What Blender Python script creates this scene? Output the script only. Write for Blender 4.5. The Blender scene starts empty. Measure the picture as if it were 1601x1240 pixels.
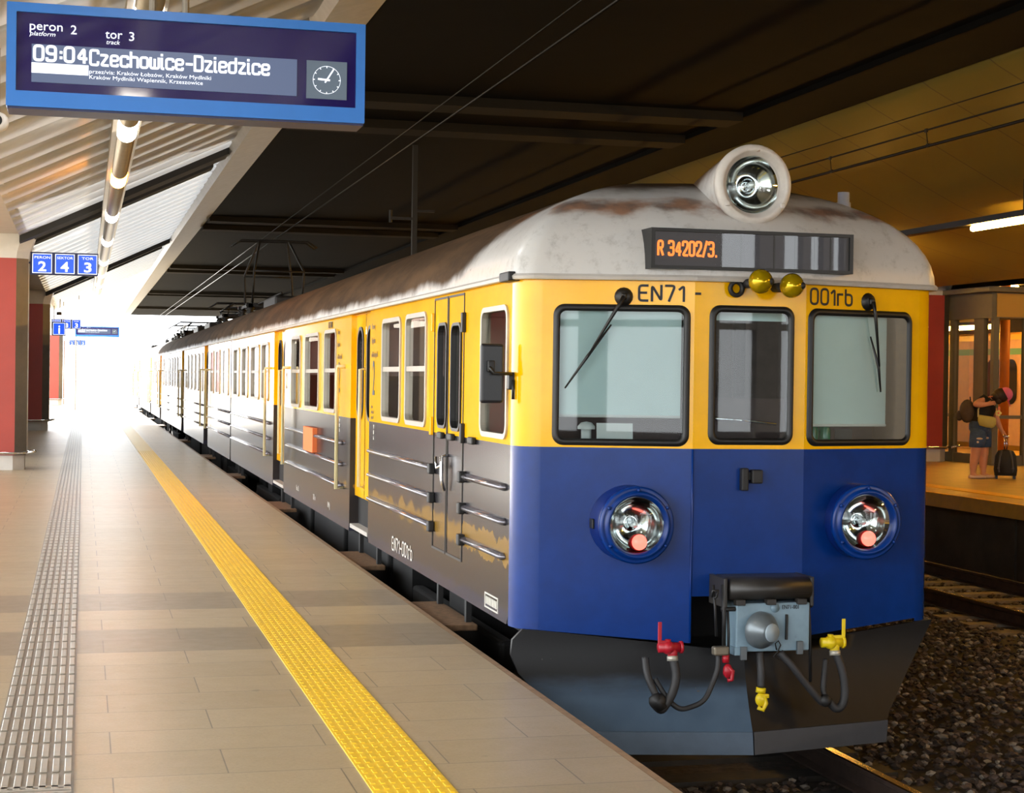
import bpy, bmesh, math, random
from mathutils import Vector, Matrix
random.seed(7)
PI = math.pi
SC = bpy.context.scene
COL = SC.collection

# ------------------------------------------------------------------ camera, sky, sun, exposure
def cam_matrix(yaw, pitch, roll, loc):
    f = Vector((math.sin(yaw)*math.cos(pitch), math.cos(yaw)*math.cos(pitch), math.sin(pitch)))
    r = Vector((math.cos(yaw), -math.sin(yaw), 0)); u = r.cross(f)
    c, s = math.cos(roll), math.sin(roll)
    R, U = c*r + s*u, -s*r + c*u
    m = Matrix((R, U, -f)).transposed().to_4x4(); m.translation = loc
    return m
cd = bpy.data.cameras.new('camera'); cam = bpy.data.objects.new('camera', cd); COL.objects.link(cam)
cd.sensor_fit = 'HORIZONTAL'; cd.sensor_width = 36.0; cd.lens = 2649.56/1601*36.0
cd.clip_start = 0.05; cd.clip_end = 2000
cam.matrix_world = cam_matrix(0.2478178, -0.0106006, 0.01396563, (0, 0, 1.73))
SC.camera = cam

w = bpy.data.worlds.new('sky'); SC.world = w; w.use_nodes = True
bg = w.node_tree.nodes['Background']; bg.inputs[0].default_value = (0.93, 0.97, 1.0, 1); bg.inputs[1].default_value = 6.5
sd = bpy.data.lights.new('sun', 'SUN'); sd.energy = 32.0; sd.angle = math.radians(1.0); sd.color = (1, .96, .88)
sun = bpy.data.objects.new('sun', sd); COL.objects.link(sun)
sun.rotation_euler = Vector((-0.32, 1.0, 0.50)).to_track_quat('Z', 'Y').to_euler()

vs = SC.view_settings; vs.view_transform = 'Standard'; vs.look = 'None'; vs.gamma = 1.0; vs.use_curve_mapping = False
vs.exposure = 0.0
SC.cycles.max_bounces = 8; SC.cycles.diffuse_bounces = 5; SC.cycles.glossy_bounces = 5; SC.cycles.transparent_max_bounces = 12
SC.cycles.caustics_reflective = False; SC.cycles.caustics_refractive = False
SC.cycles.sample_clamp_indirect = 8.0
SC.cycles.use_denoising = True

# ------------------------------------------------------------------ helpers
def lin(c):
    return tuple(((v/255)/12.92 if v/255 <= .04045 else ((v/255+.055)/1.055)**2.4) for v in c[:3]) + (1.0,)
class NT:
    def __init__(s, m): s.t = m.node_tree; s.n = s.t.nodes; s.l = s.t.links
    def new(s, ty, **kw):
        nd = s.n.new(ty)
        for k, v in kw.items(): setattr(nd, k, v)
        return nd
    def link(s, a, b): s.l.new(a, b)
    def math(s, op, a, b=None, c=None, clamp=False):
        nd = s.n.new('ShaderNodeMath'); nd.operation = op; nd.use_clamp = clamp
        for i, v in enumerate((a, b, c)):
            if v is None: continue
            if isinstance(v, (int, float)): nd.inputs[i].default_value = v
            else: s.l.new(v, nd.inputs[i])
        return nd.outputs[0]
    def ramp01(s, v, lo, hi):
        nd = s.n.new('ShaderNodeMapRange'); nd.interpolation_type = 'SMOOTHSTEP'
        s.l.new(v, nd.inputs[0]); nd.inputs[1].default_value = lo; nd.inputs[2].default_value = hi
        return nd.outputs[0]
    def mix(s, fac, a, b, blend='MIX'):
        nd = s.n.new('ShaderNodeMix'); nd.data_type = 'RGBA'; nd.blend_type = blend
        for i, v in ((0, fac), (6, a), (7, b)):
            if isinstance(v, (int, float)): nd.inputs[i].default_value = v
            elif isinstance(v, tuple): nd.inputs[i].default_value = v
            else: s.l.new(v, nd.inputs[i])
        return nd.outputs[2]
    def coords(s):
        return s.n.new('ShaderNodeNewGeometry').outputs['Position']
    def noise(s, vec, scale, detail=4, rough=.55, sc=None):
        if sc:
            mp = s.n.new('ShaderNodeMapping'); mp.inputs['Scale'].default_value = sc; s.l.new(vec, mp.inputs[0]); vec = mp.outputs[0]
        nd = s.n.new('ShaderNodeTexNoise'); nd.inputs['Scale'].default_value = scale; nd.inputs['Detail'].default_value = detail
        nd.inputs['Roughness'].default_value = rough; s.l.new(vec, nd.inputs['Vector'])
        return nd.outputs[0]
MATS = {}
def mat(name, col, rough=.5, metal=0.0, var=.0, vscale=6.0, col2=None, lo=.45, hi=.65, coat=0.0, bump=0.0, bscale=60.0, spec=.5, stretch=None):
    if name in MATS: return MATS[name]
    m = bpy.data.materials.new(name); m.use_nodes = True; nt = NT(m); b = nt.n['Principled BSDF']
    b.inputs['Roughness'].default_value = rough; b.inputs['Metallic'].default_value = metal
    b.inputs['Coat Weight'].default_value = coat; b.inputs['Coat Roughness'].default_value = .08
    b.inputs['Specular IOR Level'].default_value = spec
    c = lin(col); b.inputs['Base Color'].default_value = c; m.diffuse_color = c
    tc = nt.n.new('ShaderNodeTexCoord').outputs['Object']
    out = None
    if var:
        f = nt.noise(tc, vscale, 5, .6, stretch)
        f = nt.ramp01(f, .3, .7)
        out = nt.mix(f, tuple(v*(1-var) for v in c[:3])+(1,), tuple(min(1, v*(1+var)) for v in c[:3])+(1,))
    if col2:
        f2 = nt.ramp01(nt.noise(tc, vscale*.8, 6, .65, stretch), lo, hi)
        out = nt.mix(f2, out if out is not None else c, lin(col2))
    if out is not None: nt.link(out, b.inputs['Base Color'])
    if bump:
        bp = nt.n.new('ShaderNodeBump'); bp.inputs['Strength'].default_value = bump; bp.inputs['Distance'].default_value = .01
        nt.link(nt.noise(tc, bscale, 4), bp.inputs['Height']); nt.link(bp.outputs[0], b.inputs['Normal'])
    MATS[name] = m
    return m
def emat(name, col, strength, base=(10, 10, 10)):
    if name in MATS: return MATS[name]
    m = bpy.data.materials.new(name); m.use_nodes = True; b = m.node_tree.nodes['Principled BSDF']
    b.inputs['Base Color'].default_value = lin(base); b.inputs['Emission Color'].default_value = lin(col)
    b.inputs['Emission Strength'].default_value = strength; b.inputs['Roughness'].default_value = .3
    MATS[name] = m
    return m
def glass(name, tint=(235, 245, 245), ior=1.5, dark=1.0, kf=1.0):
    m = bpy.data.materials.new(name); m.use_nodes = True; nt = NT(m)
    for nd in list(nt.n):
        if nd.type != 'OUTPUT_MATERIAL': nt.n.remove(nd)
    out = nt.n['Material Output']
    tr = nt.new('ShaderNodeBsdfTransparent'); tr.inputs[0].default_value = tuple(v*dark for v in lin(tint)[:3])+(1,)
    gl = nt.new('ShaderNodeBsdfGlossy'); gl.inputs['Roughness'].default_value = .015
    fr = nt.new('ShaderNodeFresnel'); fr.inputs[0].default_value = ior
    mx = nt.new('ShaderNodeMixShader'); nt.link(nt.math('MULTIPLY', fr.outputs[0], kf), mx.inputs[0]); nt.link(tr.outputs[0], mx.inputs[1]); nt.link(gl.outputs[0], mx.inputs[2])
    nt.link(mx.outputs[0], out.inputs[0]); MATS[name] = m
    return m

class MB:
    """collects shapes into one mesh"""
    def __init__(s): s.bm = bmesh.new(); s.mi = 0; s.sm = False
    def _fin(s, faces):
        for f in faces: f.material_index = s.mi; f.smooth = s.sm
        return faces
    def face(s, pts):
        vs_ = [s.bm.verts.new(p) for p in pts]
        return s._fin([s.bm.faces.new(vs_)])
    def box(s, x0, x1, y0, y1, z0, z1, bevel=0.0, M=None, seg=2):
        x0, x1 = min(x0, x1), max(x0, x1); y0, y1 = min(y0, y1), max(y0, y1); z0, z1 = min(z0, z1), max(z0, z1)
        r = bmesh.ops.create_cube(s.bm, size=1.0)
        mt = Matrix.Translation(((x0+x1)/2, (y0+y1)/2, (z0+z1)/2)) @ Matrix.Diagonal((x1-x0, y1-y0, z1-z0, 1))
        bmesh.ops.transform(s.bm, matrix=mt, verts=r['verts'])
        faces = list({f for v in r['verts'] for f in v.link_faces})
        if bevel:
            ed = list({e for f in faces for e in f.edges})
            rr_ = bmesh.ops.bevel(s.bm, geom=ed, offset=min(bevel, .49*min(x1-x0, y1-y0, z1-z0)), segments=seg, profile=.5, affect='EDGES')
            vset = set(r['verts']) | set(rr_['verts']); vset = [v for v in vset if v.is_valid]
            faces = list({f for v in vset for f in v.link_faces})
        if M is not None:
            bmesh.ops.transform(s.bm, matrix=M, verts=list({v for f in faces for v in f.verts}))
        return s._fin(faces)
    def loft(s, rings, closed=True, cap0=True, cap1=True):
        R = [[s.bm.verts.new(p) for p in ring] for ring in rings]
        out = []; n = len(R[0])
        for a, b in zip(R, R[1:]):
            for i in range(n if closed else n-1):
                j = (i+1) % n
                try: out.append(s.bm.faces.new((a[i], a[j], b[j], b[i])))
                except ValueError: pass
        if closed and cap0: out.append(s.bm.faces.new(list(reversed(R[0]))))
        if closed and cap1: out.append(s.bm.faces.new(R[-1]))
        return s._fin(out)
    def cyl(s, p, q, r1, r2=None, n=16, caps=True):
        p, q = Vector(p), Vector(q); r2 = r1 if r2 is None else r2
        d = (q-p).normalized(); a = d.orthogonal().normalized(); b = d.cross(a)
        def ring(c, r): return [c + r*(math.cos(2*PI*i/n)*a + math.sin(2*PI*i/n)*b) for i in range(n)]
        return s.loft([ring(p, r1), ring(q, r2)], True, caps, caps)
    def lathe(s, prof, o, axis, n=32, cap0=False, cap1=False):
        o = Vector(o); d = Vector(axis).normalized(); a = d.orthogonal().normalized(); b = d.cross(a)
        return s.loft([[o + d*h + max(r, 1e-4)*(math.cos(2*PI*i/n)*a + math.sin(2*PI*i/n)*b) for i in range(n)] for r, h in prof], True, cap0, cap1)
    def tube(s, pts, r, n=8, closed=False):
        P = [Vector(p) for p in pts]; rings = []
        rad = r if isinstance(r, (list, tuple)) else [r]*len(P)
        up = None
        for i, p in enumerate(P):
            if closed: t = (P[(i+1) % len(P)] - P[i-1]).normalized()
            else: t = (P[min(i+1, len(P)-1)] - P[max(i-1, 0)]).normalized()
            if up is None: up = t.orthogonal().normalized()
            up = (up - t*up.dot(t)).normalized(); v = t.cross(up)
            rings.append([p + rad[i]*(math.cos(2*PI*k/n)*up + math.sin(2*PI*k/n)*v) for k in range(n)])
        if closed: rings.append(rings[0])
        return s.loft(rings, True, not closed, not closed)
    def ball(s, c, r, sx=1, sy=1, sz=1, u=16, v=10):
        q = bmesh.ops.create_uvsphere(s.bm, u_segments=u, v_segments=v, radius=r)
        bmesh.ops.transform(s.bm, matrix=Matrix.Translation(c) @ Matrix.Diagonal((sx, sy, sz, 1)), verts=q['verts'])
        return s._fin(list({f for vv in q['verts'] for f in vv.link_faces}))
    def prism(s, poly, f, d0, d1):
        return s.loft([[f(u, v, d0) for u, v in poly], [f(u, v, d1) for u, v in poly]])
    def ring(s, outer, inner, f, d0, d1):
        n = len(outer)
        rs = [[f(u, v, d0) for u, v in outer], [f(u, v, d1) for u, v in outer], [f(u, v, d1) for u, v in inner], [f(u, v, d0) for u, v in inner]]
        rs.append(rs[0])
        return s.loft(rs, True, False, False)
    def panel(s, outer, holes, f, d=0.0):
        ed = []
        for loop in [outer]+holes:
            vs_ = [s.bm.verts.new((u, v, 0)) for u, v in loop]
            ed += [s.bm.edges.new((vs_[i], vs_[(i+1) % len(vs_)])) for i in range(len(vs_))]
        r = bmesh.ops.triangle_fill(s.bm, use_beauty=True, use_dissolve=False, edges=ed)
        fs = [g for g in r['geom'] if isinstance(g, bmesh.types.BMFace)]
        for v in {v for e in ed for v in e.verts}: v.co = f(v.co.x, v.co.y, d)
        return s._fin(fs)
    def surf(s, rows):
        return s.loft(rows, False)
    def build(s, name, mats, parent=None, recalc=True):
        if recalc: bmesh.ops.recalc_face_normals(s.bm, faces=s.bm.faces)
        me = bpy.data.meshes.new(name); s.bm.to_mesh(me); s.bm.free()
        o = bpy.data.objects.new(name, me); COL.objects.link(o)
        for m in (mats if isinstance(mats, (list, tuple)) else [mats]): me.materials.append(m)
        if parent is not None:
            o.parent = parent
            if parent.type == 'EMPTY' or True:
                o.matrix_parent_inverse = world_of(parent).inverted()
        return o
def world_of(o):
    m = o.matrix_basis.copy()
    if o.parent is not None: m = world_of(o.parent) @ o.matrix_parent_inverse @ m
    return m
def tag(o, label=None, cat=None, group=None, kind=None):
    if label: o['label'] = label
    if cat: o['category'] = cat
    if group: o['group'] = group
    if kind: o['kind'] = kind
    return o
def thing(name, label, cat, loc=(0, 0, 0), group=None, rz=0.0):
    o = bpy.data.objects.new(name, None); COL.objects.link(o); o.location = loc; o.rotation_euler = (0, 0, rz); o.empty_display_size = .2
    return tag(o, label, cat, group)
def copy_tree(o, parent=None):
    c = o.copy(); COL.objects.link(c)
    if parent is not None: c.parent = parent; c.matrix_parent_inverse = o.matrix_parent_inverse.copy()
    for ch in list(o.children): copy_tree(ch, c)
    return c
def struct(o, label=None): return tag(o, label, None, None, 'structure')
def rr(u0, u1, v0, v1, r, n=5):
    pts = []
    for cx, cy, a0 in ((u1-r, v1-r, 0), (u0+r, v1-r, 90), (u0+r, v0+r, 180), (u1-r, v0+r, 270)):
        for i in range(n+1):
            a = math.radians(a0 + 90*i/n); pts.append((cx + r*math.cos(a), cy + r*math.sin(a)))
    return pts
def text(body, size, M, m, parent, name='lettering', sx=1.0, extr=.001, align='LEFT', shear=0.0, bold=0.0, kern=1.0):
    c = bpy.data.curves.new(name, 'FONT'); c.body = body; c.size = size; c.extrude = extr; c.align_x = align; c.shear = shear; c.offset = bold; c.space_character = kern
    c.resolution_u = 3
    o = bpy.data.objects.new(name, c); COL.objects.link(o); c.materials.append(m)
    bpy.context.view_layer.update()
    me = bpy.data.meshes.new_from_object(o.evaluated_get(bpy.context.evaluated_depsgraph_get()))
    bpy.data.objects.remove(o); bpy.data.curves.remove(c)
    me.name = name; o = bpy.data.objects.new(name, me); COL.objects.link(o)
    o.matrix_basis = M @ Matrix.Diagonal((sx, 1, 1, 1))
    if parent is not None:
        o.parent = parent; o.matrix_parent_inverse = world_of(parent).inverted()
    return o
def frame_M(o, x, y):
    x = Vector(x).normalized(); y = Vector(y); z = x.cross(y).normalized(); y = z.cross(x)
    m = Matrix((x, y, z)).transposed().to_4x4(); m.translation = o
    return m
GLY = {'0': [[(0, 0), (0, 1), (.55, 1), (.55, 0), 'c']], '1': [[(.0, .76), (.26, 1), (.26, 0)]], '2': [[(0, .72), (0, 1), (.55, 1), (.55, .60), (0, .0), (.55, 0)]],
 '3': [[(0, .85), (0, 1), (.55, 1), (.55, .53), (.2, .53)], [(.2, .53), (.55, .53), (.55, 0), (0, 0), (0, .15)]], '4': [[(.44, 0), (.44, 1), (0, .27), (.58, .27)]], '7': [[(0, 1), (.55, 1), (.2, 0)]],
 '9': [[(.55, .48), (0, .48), (0, 1), (.55, 1), (.55, 0), (0, 0), (0, .15)]], 'E': [[(.5, 1), (0, 1), (0, 0), (.5, 0)], [(0, .52), (.42, .52)]], 'N': [[(0, 0), (0, 1), (.55, 0), (.55, 1)]],
 '-': [[(.05, .42), (.45, .42)]], 'R': [[(0, 0), (0, 1), (.52, 1), (.52, .5), (0, .5)], [(.28, .5), (.55, 0)]], '/': [[(0, -.05), (.42, 1.05)]], '.': [[(.05, 0), (.09, .0)]], ':': [[(.1, .22), (.1, .27)], [(.1, .6), (.1, .65)]],
 'C': [[(.55, .8), (.55, 1), (0, 1), (0, 0), (.55, 0), (.55, .2)]], 'D': [[(0, 0), (0, 1)], [(0, 1), (.55, 1), (.55, 0), (0, 0)]], 'z': [[(0, .7), (.5, .7), (0, 0), (.5, 0)]], 'e': [[(0, .36), (.5, .36), (.5, .7), (0, .7), (0, 0), (.48, 0), (.48, .1)]],
 'c': [[(.5, .55), (.5, .7), (0, .7), (0, 0), (.5, 0), (.5, .15)]], 'h': [[(0, 0), (0, 1)], [(0, .68), (.5, .68), (.5, 0)]], 'o': [[(0, 0), (0, .7), (.5, .7), (.5, 0), 'c']], 'w': [[(0, .7), (0, 0), (.3, 0), (.3, .6)], [(.3, 0), (.6, 0), (.6, .7)]],
 'i': [[(0, .7), (0, 0), (.12, 0)], [(0, .92), (0, .97)]], 'd': [[(.5, 1), (.5, 0), (0, 0), (0, .7), (.5, .7)]], 'r': [[(0, 0), (0, .7)], [(0, .45), (.0, .7), (.36, .7)]], 'b': [[(0, 1), (0, 0), (.5, 0), (.5, .7), (0, .7)]]}
def stroke_text(body, width, cap, M, m, parent, name, wt=.13, rad=.14, gap=.26):
    # single-stroke lettering with square-cut ends and rounded bends
    mb = MB(); x = 0.0; polys = []
    for ch in body:
        if ch == ' ': x += .45; continue
        g = GLY[ch]; mx = max(p[0] for s_ in g for p in s_ if p != 'c')
        for s_ in g:
            cl = s_[-1] == 'c'; P = [Vector((p[0]+x, p[1])) for p in s_ if p != 'c']; out = []
            n = len(P)
            for i in range(n):
                if not cl and i in (0, n-1): out.append(P[i]); continue
                a, b, c = P[i-1], P[i], P[(i+1) % n]; r = min(rad, (a-b).length*.48, (c-b).length*.48)
                q0, q1 = b+(a-b).normalized()*r, b+(c-b).normalized()*r
                out += [(1-t)**2*q0 + 2*t*(1-t)*b + t*t*q1 for t in (0, .25, .5, .75, 1)]
            if cl: out.append(out[0])
            polys.append((out, cl))
        x += mx + gap
    tw = x - gap + wt; sx = width/tw; hw = wt/2
    for P, cl in polys:
        P = [Vector(((p.x+hw)*sx, p.y*(cap-wt*cap)+hw*cap)) for p in P]; h = hw*cap
        L_, R_ = [], []
        for i, p in enumerate(P):
            if cl and i in (0, len(P)-1): d = (P[1]-P[0]).normalized() + (P[-1]-P[-2]).normalized()
            else: d = (P[min(i+1, len(P)-1)]-P[i]) if i == 0 else ((P[i]-P[i-1]) if i == len(P)-1 else ((P[i+1]-P[i]).normalized()+(P[i]-P[i-1]).normalized()))
            d.normalize(); nn = Vector((-d.y, d.x)); k = 0 if cl else (-h*.7 if i == 0 else (h*.7 if i == len(P)-1 else 0)); q = p + d*k
            L_.append(M @ Vector((q.x+nn.x*h, q.y+nn.y*h, 0))); R_.append(M @ Vector((q.x-nn.x*h, q.y-nn.y*h, 0)))
        mb.surf([L_, R_])
    return mb.build(name, m, parent, recalc=False)
FRONT = lambda x, y, z: frame_M((x, y, z), (1, 0, 0), (0, 0, 1))      # faces -Y
SIDE = lambda x, y, z: frame_M((x, y, z), (0, -1, 0), (0, 0, 1))      # faces -X

# ------------------------------------------------------------------ materials
M_yel = mat('yellow_paint', (247, 184, 0), .13, var=.05, vscale=3, spec=.34)
M_blue = mat('blue_paint', (6, 48, 118), .25, var=.10, vscale=5, col2=(10, 54, 127), lo=.6, hi=.8, spec=.3)
M_blk = mat('black_rubber', (14, 14, 15), .45)
M_iron = mat('dark_iron', (24, 23, 23), .55, var=.25, vscale=12)
M_under = mat('underframe_grime', (14, 13, 13), .85, var=.3)
M_alu = mat('aluminium', (190, 190, 190), .28, .9, var=.06)
M_chrome = mat('chrome', (225, 225, 228), .08, 1.0)
M_reflect = mat('lamp_reflector', (215, 215, 215), .10, 1.0, var=.1, vscale=9)
M_glass = glass('clear_glass')
M_tint = glass('tinted_glass', (190, 190, 186), 1.5, 1.0, .75)
M_dglass = mat('dark_glass', (46, 42, 42), .06, spec=.8)
M_redp = mat('red_cock_paint', (170, 24, 40), .4)
M_yelcock = mat('yellow_cock_paint', (225, 195, 20), .4)
M_hose = mat('rubber_hose', (40, 39, 40), .6, var=.15)
M_greybox = mat('grey_box_paint', (122, 146, 160), .45, var=.08, vscale=10, col2=(80, 85, 88), lo=.66, hi=.8)
M_blind = mat('pale_roller_blind', (214, 234, 234), .8, var=.02)
M_int = mat('brown_interior', (82, 70, 66), .7, var=.15)
M_white = mat('white_plastic', (225, 225, 222), .5)
M_text = mat('black_lettering', (22, 20, 20), .5)
M_textw = mat('pale_lettering', (205, 200, 190), .6)
M_step = mat('worn_step_wood', (120, 92, 66), .7, var=.25, vscale=20)
M_red_glow = emat('red_tail_bulb', (255, 100, 84), 4.0, (200, 20, 20))
M_orange = emat('orange_led', (255, 120, 30), 2.6)
M_scr = mat('black_screen', (18, 16, 26), .12, spec=.6)

def m_carside():
    m = bpy.data.materials.new('grey_side_paint'); m.use_nodes = True; nt = NT(m); b = nt.n['Principled BSDF']
    p = nt.coords(); sep = nt.new('ShaderNodeSeparateXYZ'); nt.link(p, sep.inputs[0]); Y, Z = sep.outputs[1], sep.outputs[2]
    base = nt.mix(nt.ramp01(nt.noise(p, 3.5, 6, .65, (1, 1, .5)), .35, .7), lin((36, 35, 40)), lin((50, 47, 50)))
    dirt = nt.ramp01(nt.math('ADD', Z, nt.math('MULTIPLY', nt.noise(p, 6, 4), .12)), .66, .50)
    base = nt.mix(nt.math('MULTIPLY', dirt, .6), base, lin((56, 50, 46)))
    low = nt.ramp01(nt.math('ADD', Z, nt.math('MULTIPLY', nt.noise(p, 4, 5, .6, (1, 1, 1.2)), .16)), .36, .33)
    base = nt.mix(low, base, lin((52, 52, 66)))
    # ochre primer showing where the grey has flaked off
    band = nt.math('SUBTRACT', 1.0, nt.math('MULTIPLY', nt.math('ABSOLUTE', nt.math('SUBTRACT', Z, .63)), 4.6), clamp=True)
    nz = nt.noise(p, 5.5, 6, .62, (1, 1, .4))
    pl = nt.ramp01(nt.math('MULTIPLY', nt.math('MULTIPLY', band, nz), nt.ramp01(Y, 26, 10)), .275, .31)
    base = nt.mix(nt.math('MULTIPLY', pl, .85), base, lin((132, 100, 36)))
    nt.link(base, b.inputs['Base Color']); b.inputs['Roughness'].default_value = .21; b.inputs['Specular IOR Level'].default_value = .26
    b.inputs['Coat Roughness'].default_value = .15
    return m
M_side = m_carside()
def m_roof():
    m = bpy.data.materials.new('roof_paint'); m.use_nodes = True; nt = NT(m); b = nt.n['Principled BSDF']
    p = nt.coords(); sep = nt.new('ShaderNodeSeparateXYZ'); nt.link(p, sep.inputs[0]); X, Y, Z = sep.outputs
    nz = nt.noise(p, 2.2, 6, .6)
    white = nt.mix(nt.ramp01(nt.noise(p, 9, 6, .7), .5, .75), lin((196, 195, 193)), lin((168, 166, 163)))
    grime = nt.mix(nt.ramp01(nt.noise(p, 3, 5, .6, (1, .3, 1)), .35, .7), lin((60, 44, 29)), lin((86, 65, 44)))
    # grime begins behind the nose and above the lower eaves band
    a = nt.ramp01(nt.math('ADD', nt.math('SUBTRACT', Y, nt.math('MULTIPLY', nt.math('SUBTRACT', 3.0, Z), 2.6)), nt.math('MULTIPLY', nz, .7)), 10.35, 10.95)
    h = nt.ramp01(nt.math('ADD', Z, nt.math('MULTIPLY', nz, .14)), 2.44, 2.54)
    c = nt.mix(nt.math('MULTIPLY', a, h), white, grime)
    # rust blooms round the headlamp and on the brow
    rb = nt.math('SUBTRACT', 1.0, nt.math('MULTIPLY', nt.math('ABSOLUTE', nt.math('SUBTRACT', Z, 2.82)), 4.5), clamp=True)
    rn = nt.ramp01(nt.math('MULTIPLY', nt.noise(p, 3.1, 5, .55, (1, 1, 2.0)), rb), .34, .58)
    rn = nt.math('MULTIPLY', rn, nt.ramp01(Y, 11.6, 11.0))
    c = nt.mix(nt.math('MULTIPLY', rn, .85), c, nt.mix(nt.ramp01(nt.noise(p, 7, 4), .35, .65), lin((138, 88, 48)), lin((74, 50, 38))))
    nt.link(c, b.inputs['Base Color']); nt.link(nt.math('ADD', nt.math('MULTIPLY', nt.math('MULTIPLY', a, h), .45), .30), b.inputs['Roughness']); nt.link(nt.math('SUBTRACT', .35, nt.math('MULTIPLY', nt.math('MULTIPLY', a, h), .28)), b.inputs['Specular IOR Level'])
    bp = nt.new('ShaderNodeBump'); bp.inputs['Strength'].default_value = .25; bp.inputs['Distance'].default_value = .02
    nt.link(nt.noise(p, 5, 2), bp.inputs['Height']); nt.link(bp.outputs[0], b.inputs['Normal'])
    return m
M_roof = m_roof()

# ------------------------------------------------------------------ the setting
def m_paving():
    m = bpy.data.materials.new('granite_paving'); m.use_nodes = True; nt = NT(m); b = nt.n['Principled BSDF']
    p = nt.coords(); sep = nt.new('ShaderNodeSeparateXYZ'); nt.link(p, sep.inputs[0]); X, Y = sep.outputs[0], sep.outputs[1]
    mp = nt.new('ShaderNodeMapping'); mp.inputs['Location'].default_value = (.35, -.25, 0); nt.link(p, mp.inputs[0])
    br = nt.new('ShaderNodeTexBrick'); br.offset = .5; br.inputs['Scale'].default_value = 1.0
    br.inputs['Brick Width'].default_value = .98; br.inputs['Row Height'].default_value = .4775; br.inputs['Mortar Size'].default_value = .0035
    br.inputs['Mortar Smooth'].default_value = .2; br.inputs['Bias'].default_value = 0
    br.inputs['Color1'].default_value = lin((164, 147, 116)); br.inputs['Color2'].default_value = lin((174, 157, 126)); br.inputs['Mortar'].default_value = lin((104, 94, 80))
    nt.link(mp.outputs[0], br.inputs['Vector'])
    c = br.outputs['Color']
    c = nt.mix(nt.math('MULTIPLY', nt.ramp01(nt.noise(p, 55, 6, .75), .35, .75), .30), c, lin((104, 94, 82)))
    c = nt.mix(nt.math('MULTIPLY', nt.ramp01(nt.noise(p, 1.1, 5, .6), .45, .8), .25), c, lin((176, 164, 146)))
    st = nt.ramp01(nt.noise(p, 7, 3, .5), .70, .76)
    c = nt.mix(nt.math('MULTIPLY', st, .45), c, lin((92, 80, 66)))
    # the two darker stone courses laid across the platform
    def bandf(a, bb): return nt.math('MULTIPLY', nt.math('GREATER_THAN', Y, a), nt.math('LESS_THAN', Y, bb))
    db = nt.math('ADD', bandf(10.74, 11.69), bandf(12.65, 13.6), clamp=True)
    c = nt.mix(nt.math('MULTIPLY', db, .52), c, lin((104, 96, 84)))
    nt.link(c, b.inputs['Base Color'])
    nt.link(nt.math('ADD', nt.math('MULTIPLY', nt.noise(p, 8, 4), .16), .27), b.inputs['Roughness'])
    bp = nt.new('ShaderNodeBump'); bp.inputs['Strength'].default_value = .12; bp.inputs['Distance'].default_value = .004
    nt.link(nt.math('ADD', nt.noise(p, 90, 3), br.outputs['Fac']), bp.inputs['Height']); bp.invert = True; nt.link(bp.outputs[0], b.inputs['Normal'])
    return m
M_pave = m_paving()
M_conc = mat('concrete', (96, 90, 82), .8, var=.15, vscale=3, bump=.3)
M_edge = mat('worn_edge_stone', (140, 112, 84), .6, var=.2, vscale=9)
M_tact = mat('grey_tactile_stone', (126, 118, 106), .4, var=.07, vscale=20); M_tactb = mat('pale_tactile_bar', (158, 150, 138), .35, var=.05, vscale=20)
M_tacy = mat('yellow_tactile_stone', (240, 196, 40), .4, var=.08, vscale=15)

mb = MB(); mb.box(-6.0, 2.42, -16, 132, -.14, 0)
mb.mi = 1; mb.box(-6.0, 2.33, -16, 132, -1.3, -.14)
floor = struct(mb.build('floor', [M_pave, M_conc]), 'granite paved platform beside the train')
mb = MB(); mb.box(2.42, 2.47, -10, 132, -.12, -.002, .008)
struct(mb.build('trim_1', M_edge), 'worn brown edging of the near platform')
# yellow safety strip: tiles with rows of small raised dashes
mb = MB(); mb.box(1.185, 1.53, -10, 132, 0.0, .006)
for i in range(330):
    y = 5.6 + i*.1
    for k in range(8):
        x = 1.185 + .345*(k+.5)/8
        mb.box(x-.009, x+.009, y-.03, y+.03, .005, .0095)
struct(mb.build('trim_2', M_tacy), 'yellow tactile safety strip along the platform edge')
mb = MB(); mb.box(-.375, -.02, -16, 132, 0.0, .004); mb.mi = 1
for i in range(210):
    y = 5.23 + i*.305
    if 6.95 < y < 7.35: continue
    for k in range(7):
        x = -.375 + .355*(k+.5)/7
        mb.box(x-.0155, x+.0155, y-.125, y+.125, .003, .011, .003, None, 1)
for k in range(6):
    y = 7.01 + k*.052; mb.box(-.37, -.03, y-.012, y+.012, .003, .011)
struct(mb.build('trim_3', [M_tact, M_tactb]), 'grey tactile guide strip with raised bars')

M_dark = mat('ceiling_black', (10, 10, 8), .9, var=.2, vscale=1.5, spec=.08)
mb = MB(); mb.box(3.17, 9.85, -16, 124, 5.9, 6.2); mb.box(9.85, 10.95, -16, 124, 5.82, 6.2)
mb.mi = 1
for yb in (4, 24.6, 27.2, 45.2, 47.8, 66, 68.6, 87, 89.6, 108): mb.box(3.17, 9.85, yb, yb+.7, 5.76, 5.9)
struct(mb.build('ceiling', [M_dark, mat('ceiling_rib', (44, 42, 38), .9, spec=.1)]), 'dark ceiling slab over the tracks')
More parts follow.
